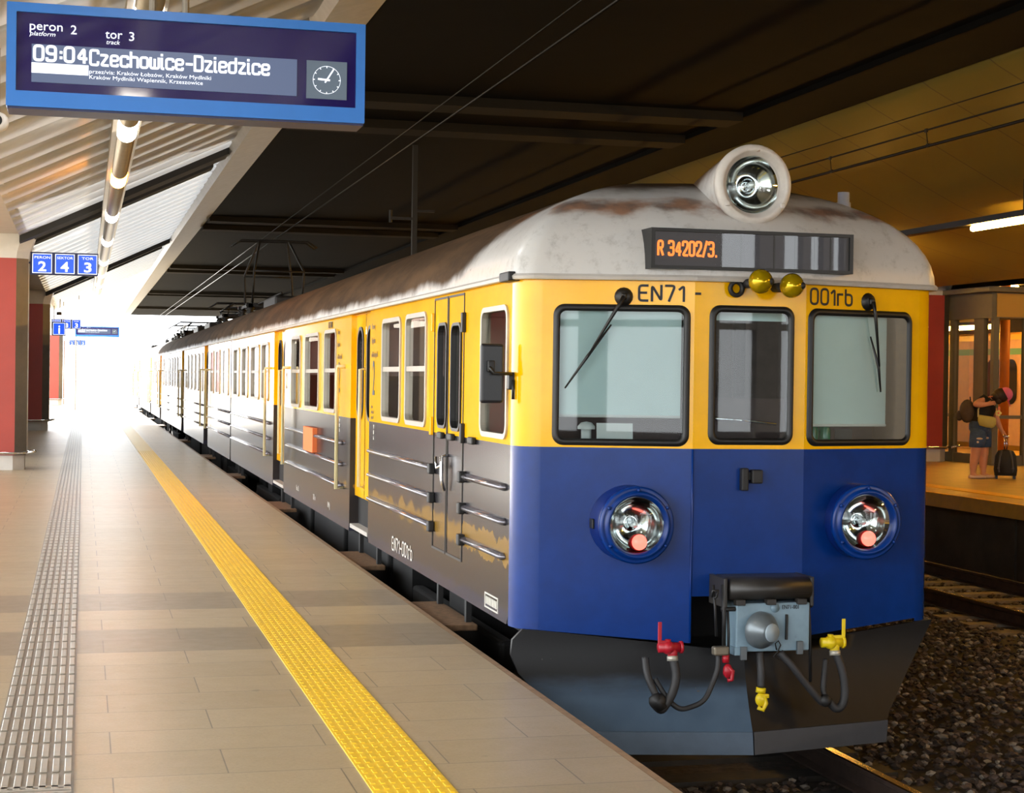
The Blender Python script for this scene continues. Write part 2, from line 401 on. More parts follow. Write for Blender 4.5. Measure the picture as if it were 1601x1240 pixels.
# louvred canopy over the near platform
M_slat = mat('translucent_louvre', (172, 172, 172), .34, .0, var=.06, vscale=1.6, stretch=(.5, 2, 1), spec=.6)
_nt = NT(M_slat); _tl = _nt.new('ShaderNodeBsdfTranslucent'); _tl.inputs[0].default_value = (.86, .9, .95, 1); _mx = _nt.new('ShaderNodeMixShader'); _mx.inputs[0].default_value = .055
_nt.link(_nt.n['Principled BSDF'].outputs[0], _mx.inputs[1]); _nt.link(_tl.outputs[0], _mx.inputs[2]); _nt.link(_mx.outputs[0], _nt.n['Material Output'].inputs[0])
def canopy_z(x): return 4.12 + .475*(x+1.1)
mb = MB(); mb.sm = False
per = 21.0/18
CAN_END = 66.0
yy = -11.0; prof = []
while yy < CAN_END:
    ph = (yy-31.0) % 21.0
    if ph < .05 or ph > 20.98: pass
    for t, dz in ((0, -.0), (.06, -.035), (.45, -.04), (.80, -.03), (.90, .03), (.97, .16)):
        prof.append((yy + t*per, dz))
    yy += per
mb.sm = True
rows = []
for y, dz in prof:
    gap = .0
    for y0 in ():
        gap = .9
    rows.append([Vector((x, y, canopy_z(x)+dz+gap)) for x in (-1.1, -.2, .8, 1.8, 2.5)])
mb.surf(rows)
rows = [[Vector((-1.9-(x+1.1)*1.0-.8, y, canopy_z(x)+dz)) for x in (-1.1, .8, 2.5)] for y, dz in prof]
mb.surf(rows)
struct(mb.build('ceiling_louvres', M_slat), 'pale louvred canopy ceiling over the near platform')
mb = MB(); mb.box(-2.78, -1.02, -16, CAN_END, 4.14, 4.24); struct(mb.build('ceiling_valley', mat('valley_gutter', (176, 172, 166), .5, var=.05)), 'flat valley gutter of the canopy above the pillars')
M_gap = mat('dark_canopy_joint', (30, 28, 26), .7)
mb = MB()
def slab_can(y0, y1, off, x0, x1):
    ring0 = [(x0, y0, canopy_z(x0)+off), (x1, y0, canopy_z(x1)+off), (x1, y0, canopy_z(x1)+off+.12), (x0, y0, canopy_z(x0)+off+.12)]
    mb.loft([[Vector(p) for p in ring0], [Vector((p[0], y1, p[2])) for p in ring0]])
for y0 in (10.0, 31.0, 52.0):
    k = .45 if y0 > 50 else 1
    slab_can(y0-.45*k, y0+.35*k, -.15, -1.1, 2.47); slab_can(y0+1.25-.3*k, y0+1.25+.3*k, -.15, -1.1, 2.3)
struct(mb.build('ceiling_joints', M_gap), 'pairs of dark structural joints across the canopy')
M_beam = mat('pale_steel_beam', (186, 186, 186), .42, .2, var=.08)
mb = MB()
mb.loft([[Vector((2.45, y, 5.80)), Vector((2.55, y, 5.66)), Vector((3.17, y, 5.86)), Vector((3.17, y, 6.3)), Vector((2.45, y, 6.3))] for y in (-16, 124)])
struct(mb.build('ceiling_beam', M_beam), 'pale steel edge beam of the near canopy')
# canopy cover above louvres (roof deck)
mb = MB(); mb.box(-7.6, 3.2, -16, 30.5, 6.32, 6.5); struct(mb.build('ceiling_deck', M_conc), 'roof deck above the near canopy')
# smooth panelled canopy over the far platform
def m_panel():
    m = bpy.data.materials.new('tan_canopy_panels'); m.use_nodes = True; nt = NT(m); b = nt.n['Principled BSDF']
    p = nt.coords(); sep = nt.new('ShaderNodeSeparateXYZ'); nt.link(p, sep.inputs[0])
    br = nt.new('ShaderNodeTexBrick'); br.offset = 0; br.inputs['Scale'].default_value = 1.0
    br.inputs['Brick Width'].default_value = 1.75; br.inputs['Row Height'].default_value = 40.0; br.inputs['Mortar Size'].default_value = .018
    br.inputs['Color1'].default_value = lin((130, 120, 56)); br.inputs['Color2'].default_value = lin((123, 113, 51)); br.inputs['Mortar'].default_value = lin((96, 80, 50))
    cb = nt.new('ShaderNodeCombineXYZ'); nt.link(sep.outputs[1], cb.inputs[0]); nt.link(sep.outputs[0], cb.inputs[1]); nt.link(cb.outputs[0], br.inputs['Vector'])
    c = nt.mix(nt.math('MULTIPLY', nt.noise(p, .8, 5), .25), br.outputs[0], lin((104, 92, 42)))
    nt.link(c, b.inputs['Base Color']); b.inputs['Roughness'].default_value = .45
    return m
M_tan = m_panel()
prf = [(10.95, 5.95), (10.97, 5.86), (11.12, 5.76), (11.6, 5.52), (12.3, 5.17), (13.0, 4.82), (13.5, 4.58), (13.8, 4.47), (14.4, 4.32), (15.4, 4.06), (16.4, 3.84), (17.1, 3.75)]
mb = MB(); mb.sm = True
mb.surf([[Vector((x, y, z)) for x, z in prf] for y in (-4, 20, 45, 70, 110)])
mb.surf([[Vector((2*17.6-x, y, z)) for x, z in prf] for y in (-4, 20, 45, 70, 110)])
struct(mb.build('ceiling_panels', M_tan), 'tan panelled canopy ceiling over the far platform')
mb = MB(); mb.box(10.95, 27, -4, 110, 6.2, 6.4); struct(mb.build('ceiling_far_deck', M_conc), 'roof deck above the far canopy')

# far platform
M_pave2 = mat('far_paving', (168, 136, 76), .4, var=.12, vscale=2.5)
mb = MB(); mb.box(12.39, 22.6, -16, 132, -.1, .1)
mb.mi = 1; mb.box(12.39, 12.5, -16, 132, -.1, .104); mb.box(13.05, 13.4, -16, 132, .1, .106)
struct(mb.build('far_floor', [M_pave2, mat('yellow_edge', (216, 166, 30), .45, var=.08)]), 'far platform with a yellow line along its edge')
mb = MB(); mb.box(12.55, 12.75, -16, 132, -1.3, -.1)
for k in range(44): mb.box(12.52, 12.56, -3+k*3.0, -2.9+k*3.0, -1.2, -.1)
struct(mb.build('wall_right', mat('dark_edge_wall', (62, 58, 50), .85, var=.25, vscale=2, bump=.4)), 'dark concrete face of the far platform')
mb = MB(); mb.box(-300, 300, -60, 700, -1.5, -1.25); struct(mb.build('ground', mat('pale_ground', (150, 142, 130), .9, var=.1, vscale=.5)), 'ground under the station')
M_bed = mat('ballast_bed', (58, 48, 40), .9, var=.5, vscale=14, bump=1.0, bscale=24)
mb = MB(); mb.box(2.3, 12.6, -16, 132, -1.26, -.97); struct(mb.build('track_bed', M_bed), 'brown ballast bed between the platforms')

mb = MB()      # unseen wall added behind the viewer, openings spaced for streaks in the display glass
op = [(-5.4, -3.2), (-2.6, .4), (1.2, 2.6), (3.6, 5.8), (6.6, 7.3), (8.2, 10.6), (13.8, 14.7), (15.3, 15.75), (15.95, 16.25), (16.5, 16.75), (18, 21), (22, 25)]
xs = -7.6
for a, b in op: mb.box(xs, a, -16.3, -16, -1.2, 6.4); xs = b
mb.box(xs, 27, -16.3, -16, -1.2, 6.4); mb.box(-7.6, 27, -16.3, -16, -1.2, .6); mb.box(-7.6, 27, -16.3, -16, 6.0, 6.4); mb.box(-7.6, 27, -16.25, -16.05, 2.9, 3.05)
struct(mb.build('reflection_wall_back', mat('reflected_wall', (70, 66, 62), .7, var=.1)), 'added wall behind the viewer, its tall openings shaped for reflections')
mb = MB(); mb.box(27, 27.3, -16.3, 132, -1.3, 6.4); struct(mb.build('blocker_wall_far', mat('ochre_blocker', (70, 58, 38), .7, var=.1)), 'ochre side wall added to block sky reflections in the windscreen')  # added wall, keeps bright sky out of the windscreen reflection
mb = MB(); mb.box(-2.65, -2.4, 35, 62, 0, 4.6); mb.box(-5.5, -2.4, 35, 35.2, 0, 4.6); struct(mb.build('reflection_blocker', mat('blocker_surface', (92, 80, 76), .6, var=.08)), 'unseen wall added behind the near pillars to block sky reflections on the train')  # unseen wall added to keep sky reflections off the train side
# pillars
M_redw = mat('red_pillar_panel', (164, 60, 48), .35, var=.05, vscale=2)
M_gryp = mat('grey_pillar_metal', (118, 112, 104), .35, .5, var=.06)
M_whtp = mat('pale_pillar_panel', (205, 202, 196), .5, var=.04)
def column(name, xr, y, wid, dep, zb, zt, lab, flip=1):
    r = thing(name, lab, 'pillar', (xr-flip*wid/2, y, zb)); r['kind'] = 'structure'
    xc = xr - flip*wid/2; hw = wid/2; c = .2
    def sec(g=0): return [(xc-hw+c, y-dep/2), (xc+hw-c, y-dep/2), (xc+hw, y-dep/2+.16), (xc+hw, y+dep/2-.16), (xc+hw-c, y+dep/2), (xc-hw+c, y+dep/2), (xc-hw, y+dep/2-.16), (xc-hw, y-dep/2+.16)]
    S = sec(); mb = MB()
    rings = [[Vector((a, b, z)) for a, b in S] for z in (zb+.26, zt)]
    fs = mb.loft(rings)
    for i, f in enumerate(fs): f.material_index = (0, 1, 2, 1, 0, 1, 2, 1, 0, 0)[i]
    mb.build('shaft', [M_redw, M_gryp, M_whtp], r)
    mb = MB(); S2 = [((a-xc)*.96+xc, (b-y)*.94+y) for a, b in S]
    mb.loft([[Vector((a, b, z)) for a, b in S2] for z in (zb, zb+.26)]); mb.build('plinth', M_whtp, r)
    mb = MB(); mb.sm = False
    def sc(k, z): return [Vector(((a-xc)*k+xc, (b-y)*(1+(k-1)*1.6)+y, z)) for a, b in S]
    mb.loft([sc(1.0, zt), sc(1.02, zt+.12), sc(1.12, zt+.42), sc(1.35, zt+.72)]); mb.build('capital', M_whtp, r)
    mb = MB(); mb.sm = True
    S3 = [((a-xc)*1.07+xc, (b-y)*1.12+y) for a, b in S]
    mb.tube([Vector((a, b, zb+.30)) for a, b in S3], .022, 8, True)
    mb.cyl((xc+flip*hw*1.0, y-dep*.52, zb+.30), (xc+flip*(hw+.16), y-dep*.60, zb+.34), .03, n=10)
    mb.build('bumper_rail', M_chrome, r)
    return r
column('pillar', -.96, 31.4, 1.9, .9, 0, 3.72, 'red pillar nearest the viewer, at the left edge')
column('pillar', -.98, 52.4, 1.9, .9, 0, 3.74, 'second red pillar along the near platform')
column('pillar', -1.08, 94, 1.4, .9, 0, 3.7, 'farthest red pillar on the near platform, behind the blue signs')
column('pillar', 17.85, 33, 1.9, .9, .1, 3.62, 'red pillar on the far platform beyond the train nose')

# ------------------------------------------------------------------ continuous lamp trunking
def trunk_light(name, x, z, y0, y1, lamps, lab, tubecol, strengths):
    r = thing(name, lab, 'lamp', (x, y0, z))
    mb = MB(); mb.sm = True; mb.cyl((x, y0, z), (x, y1, z), .105, n=20)
    mb.sm = False; mb.box(x-.16, x-.10, y0, y1, z+.0, z+.13); mb.box(x+.10, x+.13, y0, y1, z-.02, z+.13)
    mb.build('housing', M_gryt, r)
    for y, (c, s) in zip(lamps, strengths):
        mb = MB(); mb.sm = True
        mb.loft([[Vector((x + .109*math.cos(a), yy_, z + .109*math.sin(a))) for a in [PI*1.08 + PI*.84*i/12 for i in range(13)]] for yy_ in (y, y+1.15)], False); mb.build('lamp', emat('lamp_%d_%d_%d' % c, c, s), r)
    k = y0+2
    while k < y1:
        mb = MB(); mb.cyl((x, k, z+.1), (x, k, canopy_z(x)+.1), .012, n=6); mb.build('hanger_rod', M_gryt, r); k += 5.6
    return r
M_gryt = mat('trunking_metal', (150, 142, 128), .35, .6, var=.05)
WARM = (255, 246, 232); SOD = (255, 176, 74); COOL = (252, 250, 250)
trunk_light('trunking_light', .44, 4.43, 1.0, 58.8, [1.6, 7.0, 12.7, 18.4, 23.3, 29.0, 34.7, 41.2, 46.8, 52.4],
            'long grey tubular light trunking hanging along the near canopy', None,
            [(WARM, 38), (WARM, 38), (COOL, 38), (WARM, 26), ((255, 156, 56), 80), (WARM, 30), (COOL, 30), (COOL, 30), (COOL, 30), (COOL, 30)])
# far platform trunking with sodium tubes
r = thing('trunking_light', 'dark trunking with orange lamp tubes under the far canopy', 'lamp', (13.2, 5, 4.22))
mb = MB(); mb.box(13.1, 13.3, -4, 100, 4.18, 4.27); mb.build('housing', M_iron, r)
for y in (-2, 3.5, 9, 14.5, 22.05, 28, 33.5, 39, 45, 52, 60):
    mb = MB(); mb.sm = True; mb.cyl((13.2, y, 4.13), (13.2, y+1.45, 4.13), .045, n=14); mb.build('lamp_tube', emat('sodium_tube', (255, 190, 84), 240), r)
    mb = MB(); mb.cyl((13.2, y, 4.27), (13.2, y, 4.74), .012, n=6); mb.build('hanger_rod', M_iron, r)
mb = MB(); mb.sm = True; mb.cyl((19.95, 34.5, 3.06), (19.95, 37.5, 3.06), .05, n=12)
r3 = thing('trunking_light', 'second dark trunking with orange tubes, added to light the ochre railcar', 'lamp', (22, 26, 4.22))  # extra lamps added to brighten the ochre railcar
mb = MB(); mb.box(21.9, 22.1, 24, 60, 4.18, 4.27); mb.build('housing', M_iron, r3)
for y in (26, 31.5, 37, 42.5, 48, 53.5):
    q = MB(); q.sm = True; q.cyl((22, y, 4.13), (22, y+1.45, 4.13), .045, n=14); q.build('lamp_tube', emat('sodium_tube', (255, 190, 84), 240), r3)
    q = MB(); q.cyl((22, y, 4.27), (22, y, 4.7), .012, n=6); q.build('hanger_rod', M_iron, r3)
mb = MB(); mb.sm = True; mb.cyl((19.95, 34.5, 3.06), (19.95, 37.5, 3.06), .05, n=12)
r2 = thing('tube_lamp', 'orange tube lamp beyond the lift shaft at the right edge', 'lamp', (19.95, 34.5, 3.06))
mb.build('lamp_tube', emat('sodium_tube', (255, 190, 84), 240), r2)
mb = MB(); mb.box(19.86, 20.04, 34.3, 37.7, 3.11, 3.2); mb.cyl((19.95, 35, 3.2), (19.95, 35, 4.05), .014, n=6); mb.cyl((19.95, 37, 3.2), (19.95, 37, 4.05), .014, n=6); mb.build('housing', M_iron, r2)

# ------------------------------------------------------------------ rails, sleepers, ballast
RP = [(-.07, 0), (.07, 0), (.07, .012), (.012, .03), (.012, .12), (.036, .135), (.036, .165), (.028, .172), (-.028, .172), (-.036, .165), (-.036, .135), (-.012, .12), (-.012, .03), (-.07, .012)]
M_rail = mat('rail_steel', (120, 100, 78), .22, .9, var=.1); M_rust = mat('rusty_rail_web', (58, 42, 34), .8, var=.3)
def rail(x, y0, y1, lab):
    mb = MB(); fs = mb.prism(RP, lambda u, v, d: Vector((x+u, d, -.932+v)), y0, y1)
    for i, f in enumerate(fs): f.material_index = 0 if i in (6, 7, 8) else 1
    tag(mb.build('rail', [M_rail, M_rust]), lab, 'rail')
rail(3.45, 5, 124, 'rail under the train beside the near platform edge')
rail(4.955, 5, 124, 'shiny rail running out from under the plough')
rail(10.05, 5, 124, 'nearer rail of the empty far track')
rail(11.56, 5, 124, 'farther rail of the empty track, by the far platform')
M_slp = mat('concrete_sleeper', (112, 100, 86), .85, var=.2, vscale=5)
def sleeper_bm(x, w=2.5):
    mb = MB(); mb.loft([[Vector((x+sx*w/2, y, z)) for y, z in ((-.14, -1.1), (.14, -1.1), (.11, -.935), (-.11, -.935))] for sx in (-1, 1)]); return mb
s0 = None
for i in range(34):
    y = 9.0 + i*.62
    if s0 is None: s0 = sleeper_bm(0).build('sleeper', M_slp); o = s0
    else: o = s0.copy(); COL.objects.link(o)
    o.location = (10.805, y, 0); tag(o, 'pale concrete sleeper under the empty far track', 'sleeper', 'sleepers of the far track')
s1 = None
M_slp2 = mat('oily_sleeper', (40, 35, 30), .8, var=.3, vscale=6)
for i in range(7):
    y = 7.6 + i*.62
    if s1 is None: s1 = sleeper_bm(0).build('sleeper', M_slp2); o = s1
    else: o = s1.copy(); COL.objects.link(o)
    o.location = (4.2, y, 0); tag(o, 'oily dark sleeper under the front of the train', 'sleeper', 'sleepers below the train')
def stones():
    vs_, fs, mi = [], [], []
    base = [(1, 0, 0), (-1, 0, 0), (0, 1, 0), (0, -1, 0), (0, 0, 1), (0, 0, -1), (.65, .65, .5), (-.6, .65, .55), (.6, -.65, .55), (-.65, -.6, .5)]
    tri = [(4, 6, 7), (4, 8, 6), (4, 7, 9), (4, 9, 8), (0, 6, 8), (2, 7, 6), (1, 9, 7), (3, 8, 9), (0, 2, 6), (2, 1, 7), (1, 3, 9), (3, 0, 8), (0, 3, 5), (3, 1, 5), (1, 2, 5), (2, 0, 5)]
    for _ in range(32000):
        y = 7.6 + 20*random.random()**1.5
        x = random.uniform(2.6, 12.3)
        if x < 4.9 and y > 10.6: continue
        if min(abs(x-q) for q in (3.45, 4.955, 10.05, 11.56)) < .10: continue
        if x > 9.5 and abs(((y-9.0+.31) % .62)-.31) < .17: continue
        if 2.9 < x < 5.5 and y < 11.6 and abs(((y-7.6+.31) % .62)-.31) < .17: continue
        s = random.uniform(.018, .040)
        a = random.uniform(0, 6.28); ca, sa = math.cos(a), math.sin(a)
        sx, sy, sz = s*random.uniform(.8, 1.4), s*random.uniform(.7, 1.1), s*random.uniform(.5, .9)
        mound = .10*max(0, 1-abs(x-7.5)/2.2)
        z = -.965 + mound + random.uniform(-.01, .03)
        k = len(vs_)
        for bx, by, bz in base:
            q = random.uniform(.8, 1.15); bx, by, bz = bx*sx*q, by*sy*q, bz*sz*q
            vs_.append((x + bx*ca - by*sa, y + bx*sa + by*ca, z + bz))
        m_ = random.choice((0, 0, 1, 1, 2))
        for t in tri: fs.append(tuple(k+i for i in t)); mi.append(m_)
    me = bpy.data.meshes.new('ballast'); me.from_pydata(vs_, [], fs)
    for m in (mat('stone_brown', (78, 62, 52), .85), mat('stone_dark', (52, 42, 37), .9), mat('stone_pale', (128, 118, 106), .8)): me.materials.append(m)
    me.polygons.foreach_set('material_index', mi)
    o = bpy.data.objects.new('ballast', me); COL.objects.link(o)
    tag(o, 'loose brown and grey ballast stones around the rails', 'ballast', None, 'stuff')
stones()

#@@PART2
# ------------------------------------------------------------------ the train
XL, XR, XC = 2.60, 5.43, 4.015
ZB, ZS, ZG = .18, 1.312, 2.365
SF = lambda X, s: (lambda u, v, d: Vector((X + s*d, u, v)))     # side plane map, d outward
LS = SF(XL, -1)
def seg_list(ya, yb, doors):
    out = []; y = ya
    for a, b in sorted(doors): out.append((y, a)); y = b
    out.append((y, yb)); return out
def car_shell(ya, yb, wins, doors, root, front_plan=None, holes=False, mats=None):
    mb = MB()
    for (a, b) in seg_list(ya, yb, doors):
        hs = [rr(w[0], w[1], w[2], w[3], min(.09, (w[1]-w[0])*.3)) for w in wins if a < w[0] and w[1] < b] if holes else []
        mb.mi = 0; mb.panel([(a, ZS), (b, ZS), (b, ZG), (a, ZG)], hs, LS)
        mb.mi = 1
        mb.panel([(a, ZB+.06), (a+.05, ZB), (b-.05, ZB), (b, ZB+.06), (b, ZS), (a, ZS)], [], LS)
    for (a, b) in doors:
        mb.mi = 0
        for y in (a, b): mb.face([(XL, y, ZS), (XL+.09, y, ZS), (XL+.09, y, ZG), (XL, y, ZG)])
        mb.mi = 1
        for y in (a, b): mb.face([(XL, y, ZB), (XL+.09, y, ZB), (XL+.09, y, ZS), (XL, y, ZS)])
        mb.mi = 0; mb.face([(XL, a, ZG), (XL+.09, a, ZG), (XL+.09, b, ZG), (XL, b, ZG)])
        mb.mi = 4; mb.face([(XL+.09, a, ZB), (XL+.09, b, ZB), (XL+.09, b, .56), (XL+.09, a, .56)])
    mb.mi = 0; mb.face([(XR, ya, ZS), (XR, yb, ZS), (XR, yb, ZG), (XR, ya, ZG)])
    mb.mi = 1; mb.face([(XR, ya, ZB), (XR, yb, ZB), (XR, yb, ZS), (XR, ya, ZS)])
    mb.mi = 4; mb.face([(XL, yb, ZB), (XR, yb, ZB), (XR, yb, ZG), (XL, yb, ZG)])
    if front_plan is None: mb.face([(XL, ya, ZB), (XR, ya, ZB), (XR, ya, ZG), (XL, ya, ZG)])
    else: front_plan(mb)
    return mb.build('body_shell', [M_yel, M_side, M_blue, M_blk, M_under], root, recalc=False)
def roof_curve(n=12):
    return [(math.cos(PI*i/n), max(0, math.sin(PI*i/n))) for i in range(n+1)]
def roof_mid(ya, yb, root, closed=(True, True)):
    mb = MB(); mb.sm = True
    n = 20; hw = (XR-XL)/2+.025
    ys = [ya + (yb-ya)*k/12 for k in range(13)]
    mb.surf([[Vector((XC - hw*math.cos(PI*i/n), y, ZG + .725*math.sin(PI*i/n))) for i in range(n+1)] for y in ys])
    mb.sm = False
    for y in (ya, yb): mb.face([(XC - hw*math.cos(PI*i/n), y, ZG + .725*math.sin(PI*i/n)) for i in range(n+1)])
    return mb
def gutter(ya, yb, root):
    mb = MB(); mb.box(XL-.035, XL+.0, ya, yb, ZG-.012, ZG+.022); mb.box(XR, XR+.035, ya, yb, ZG-.012, ZG+.022)
    mb.build('gutter', M_roofw, root)
M_roofw = mat('gutter_paint', (186, 182, 176), .4, var=.08)
M_frame = mat('window_frame_metal', (178, 172, 158), .3, .3, var=.05)
M_yfr = mat('yellow_window_surround', (222, 178, 20), .35)
M_white_rail = mat('cream_handrail', (214, 204, 160), .4)
def rib(y0, y1, z, root, name='rubbing_strip', n=8):
    mb = MB(); mb.sm = True
    P = lambda y, k: [Vector((XL - .045*k*math.sin(PI*i/n), y, z - .024*k*math.cos(PI*i/n))) for i in range(n+1)]
    mb.loft([P(y0, .3), P(y0+.04, 1), P(y1-.04, 1), P(y1, .3)]); mb.build(name, M_strip, root)
M_strip = mat('polished_grey_strip', (118, 116, 124), .14, .55, var=.08)
def side_window(w, root, glassm, detail=True, bar=True, frame_m=None, fw=.038):
    y0, y1, z0, z1 = w; r = min(.09, (y1-y0)*.3)
    mb = MB(); mb.ring(rr(y0, y1, z0, z1, r), rr(y0+fw, y1-fw, z0+fw, z1-fw, max(.02, r-fw)), LS, -.03, .014)
    if bar:
        zm = z0+.505*(z1-z0); mb.box(XL-.006, XL+.03, y0+fw*.5, y1-fw*.5, zm-.02, zm+.022)
    f = mb.build('window', frame_m or M_frame, root)
    mb = MB(); mb.panel(rr(y0+fw*.6, y1-fw*.6, z0+fw*.6, z1-fw*.6, r*.8), [], LS, -.018 if detail else .004)
    mb.build('pane', glassm, f)
def side_door(a, b, root, detail=True, X=XL+.055):
    m = (a+b)/2; g = .012
    for (u0, u1) in ((a, m-g), (m+g, b)):
        mb = MB(); S = SF(X, -1)
        wy0, wy1 = u0+(u1-u0)*.2, u1-(u1-u0)*.2
        mb.panel([(u0, .54), (u1, .54), (u1, 2.36), (u0, 2.36)], [rr(wy0, wy1, 1.32, 2.2, (wy1-wy0)*.49, 8)], S)
        d = mb.build('door', M_yel, root, recalc=False)
        mb = MB(); mb.ring(rr(wy0-.018, wy1+.018, 1.30, 2.22, (wy1-wy0)*.49, 8), rr(wy0+.012, wy1-.012, 1.335, 2.185, (wy1-wy0)*.45, 8), S, -.02, .012); mb.build('window_seal', M_blk, d)
        mb = MB(); mb.panel(rr(wy0, wy1, 1.32, 2.2, (wy1-wy0)*.49, 8), [], S, -.012); mb.build('door_pane', M_dglass, d)
    mb = MB(); mb.sm = True; mb.tube([(X+.01, m, 1.80), (X-.055, m, 1.80), (X-.055, m, .66), (X+.01, m, .66)], .018, 8); mb.build('door_post', M_white_rail, root)
def hand_bar(y, root, z0=.57, z1=1.83, side=1):
    mb = MB(); mb.sm = True; x = XL-.075
    mb.tube([(XL+.01, y-side*.05, z1), (x, y-side*.02, z1), (x, y, z1-.04), (x, y, z0), (XL+.01, y, z0+.02)], .019, 8); mb.build('handrail', M_white_rail, root)
def step_plate(y0, y1, root, z=-.05, x0=2.5, x1=2.78):
    mb = MB(); mb.box(x0, x1, y0, y1, z-.045, z, .008)
    s_ = mb.build('step', M_step, root)
    for y in (y0+.15, y1-.15): mb = MB(); mb.box(x1-.06, x1-.02, y-.03, y+.03, z-.04, .3); mb.build('bracket', M_iron, s_)
def underframe(ya, yb, root, bog):
    mb = MB(); mb.box(XL+.40, XR-.40, ya+.3, yb-.1, -.05, .19); mb.box(XL+.35, XR-.35, ya+5, yb-5, -.55, .0)
    for k in range(3): y = ya+6+k*(yb-ya-12)/3; mb.box(XL+.30, XL+.6, y, y+1.3, -.45, .02, .03)
    mb.build('underframe', M_under, root)
    for y in bog:
        mb = MB(); mb.box(XL+.35, XL+.47, y-1.7, y+1.7, -.42, -.18, .03); mb.box(XR-.47, XR-.35, y-1.7, y+1.7, -.42, -.18, .03); mb.box(XL+.4, XR-.4, y-.3, y+.3, -.4, -.05)
        b_ = mb.build('bogie', M_under, root)
        for yy_ in (y-1.35, y+1.35):
            mb = MB(); mb.sm = True
            for x in (3.44, 4.945): mb.lathe([(.02, -.02), (.44, -.02), (.45, .04), (.44, .06), (.44, .12), (.02, .12)], (x-.06, yy_, -.30), (1, 0, 0), 28)
            mb.cyl((3.4, yy_, -.3), (4.9, yy_, -.3), .08); mb.build('wheelset', M_under, b_)

# ---- driving car
car = thing('railcar', 'yellow, blue and grey driving railcar with one big roof headlamp, nearest in the train', 'train', (XC, 20, -.76))
FB, FC = Vector((3.645, 9.85)), Vector((4.385, 9.85)); FA, FD = Vector((2.74, 10.09)), Vector((5.29, 10.09))
def facet(p, q):
    t = (q-p).normalized(); n = Vector((t.y, -t.x))
    if n.y > 0: n = -n
    return (q-p).length, (lambda u, v, d=0.0: Vector((p.x + t.x*u + n.x*d, p.y + t.y*u + n.y*d, v)))
LL, FL = facet(FA, FB); LCn, FCm = facet(FB, FC); LR, FRm = facet(FC, FD)
def bez(p0, p1, p2, n=8): return [(1-t)**2*p0 + 2*t*(1-t)*p1 + t*t*p2 for t in [i/n for i in range(n+1)]]
cornL = bez(Vector((XL, 10.30)), Vector((XL, 10.125)), FA); cornR = bez(FD, Vector((XR, 10.125)), Vector((XR, 10.30)))
OFFA = (FA - Vector((2.62, 10.13))).length        # facet s of the measured origin
def fu(s): return s - (math.hypot(FA.x-2.62, FA.y-10.13))
WL = (.075, .905, 1.332, 2.188)     # left windscreen, facet coordinates
WC = (.105, .655, 1.345, 2.194); WR = (.024, .866, 1.338, 2.19)
def bottom_z(x):     # lower edge of the blue front
    return .178 - .068*max(0, 1-abs(x-XC)/1.43*1.0)**1.0*1.45
def front_plan(mb):
    mb.sm = True
    for corn in (cornL, cornR):
        mb.mi = 0; mb.surf([[Vector((p.x, p.y, z)) for p in corn] for z in (ZS, 1.8, ZG)])
        mb.mi = 2; mb.surf([[Vector((p.x, p.y, z)) for p in corn] for z in (ZB, .8, ZS)])
    mb.sm = False
    for L_, F_, W_ in ((LL, FL, WL), (LCn, FCm, WC), (LR, FRm, WR)):
        mb.mi = 0; mb.panel([(0, ZS), (L_, ZS), (L_, ZG), (0, ZG)], [rr(W_[0], W_[1], W_[2], W_[3], .06)], F_)
    mb.mi = 2
    mb.panel([(0, .178), (LL, .112), (LL, ZS), (0, ZS)], [], FL)
    mb.panel([(0, .112), (.003, .112), (.003, .40), (.28, .40), (.28, .112), (LCn, .135), (LCn, ZS), (0, ZS)], [], FCm)
    mb.panel([(0, .135), (LR, .2), (LR, ZS), (0, ZS)], [], FRm)
    mb.mi = 4
    mb.face([(3.6, 10.2, .1), (4.0, 10.2, .1), (4.0, 10.2, .45), (3.6, 10.2, .45)])
wins1 = [(12.99, 13.88, 1.338, 2.247), (14.1, 15.02, 1.338, 2.243), (17.88, 18.77, 1.335, 2.235), (19.23, 20.46, 1.333, 2.228), (20.93, 21.84, 1.333, 2.228),
         (24.62, 25.6, 1.35, 2.21), (26.0, 27.27, 1.35, 2.2), (27.8, 28.85, 1.35, 2.2), (29.4, 30.5, 1.35, 2.2)]
narrow = [(11.735, 12.075, 1.345, 2.127), (12.215, 12.55, 1.352, 2.14)]
cabw = (10.37, 11.12, 1.342, 2.2)
doors1 = [(15.72, 16.87), (22.63, 23.95)]
car_shell(10.30, 31.0, wins1+narrow+[cabw], doors1, car, front_plan, True)
# roof with domed nose
mb = MB(); mb.sm = True
Yd = 11.45
plan = [Vector((XL-.03, Yd)), Vector((XL-.03, 10.9)), Vector((XL-.03, 10.5))] + [p + Vector((-.028, -.028)) for p in cornL[1:-1]] + [FA+Vector((-.008, -.03))]
nfa = 6
plan += [FA.lerp(FB, i/nfa)+Vector((-.006, -.03)) for i in range(1, nfa)] + [FB+Vector((0, -.03)), FB.lerp(FC, .5)+Vector((0, -.034)), FC+Vector((0, -.03))]
plan += [FC.lerp(FD, i/nfa)+Vector((.006, -.03)) for i in range(1, nfa)] + [FD+Vector((.008, -.03))] + [p + Vector((.028, -.028)) for p in cornR[1:-1]] + [Vector((XR+.03, 10.5)), Vector((XR+.03, 10.9)), Vector((XR+.03, Yd))]
rows = []
for k in range(17):
    a = PI/2*k/16; sx = math.cos(a); h = math.sin(a); sy = max(0, 1-h**2.5)**(1/2.5)
    rows.append([Vector((XC + (p.x-XC)*sx, Yd + (p.y-Yd)*sy, ZG + .725*h)) for p in plan])
mb.surf(rows)
n = 20; hw = (XR-XL)/2+.03
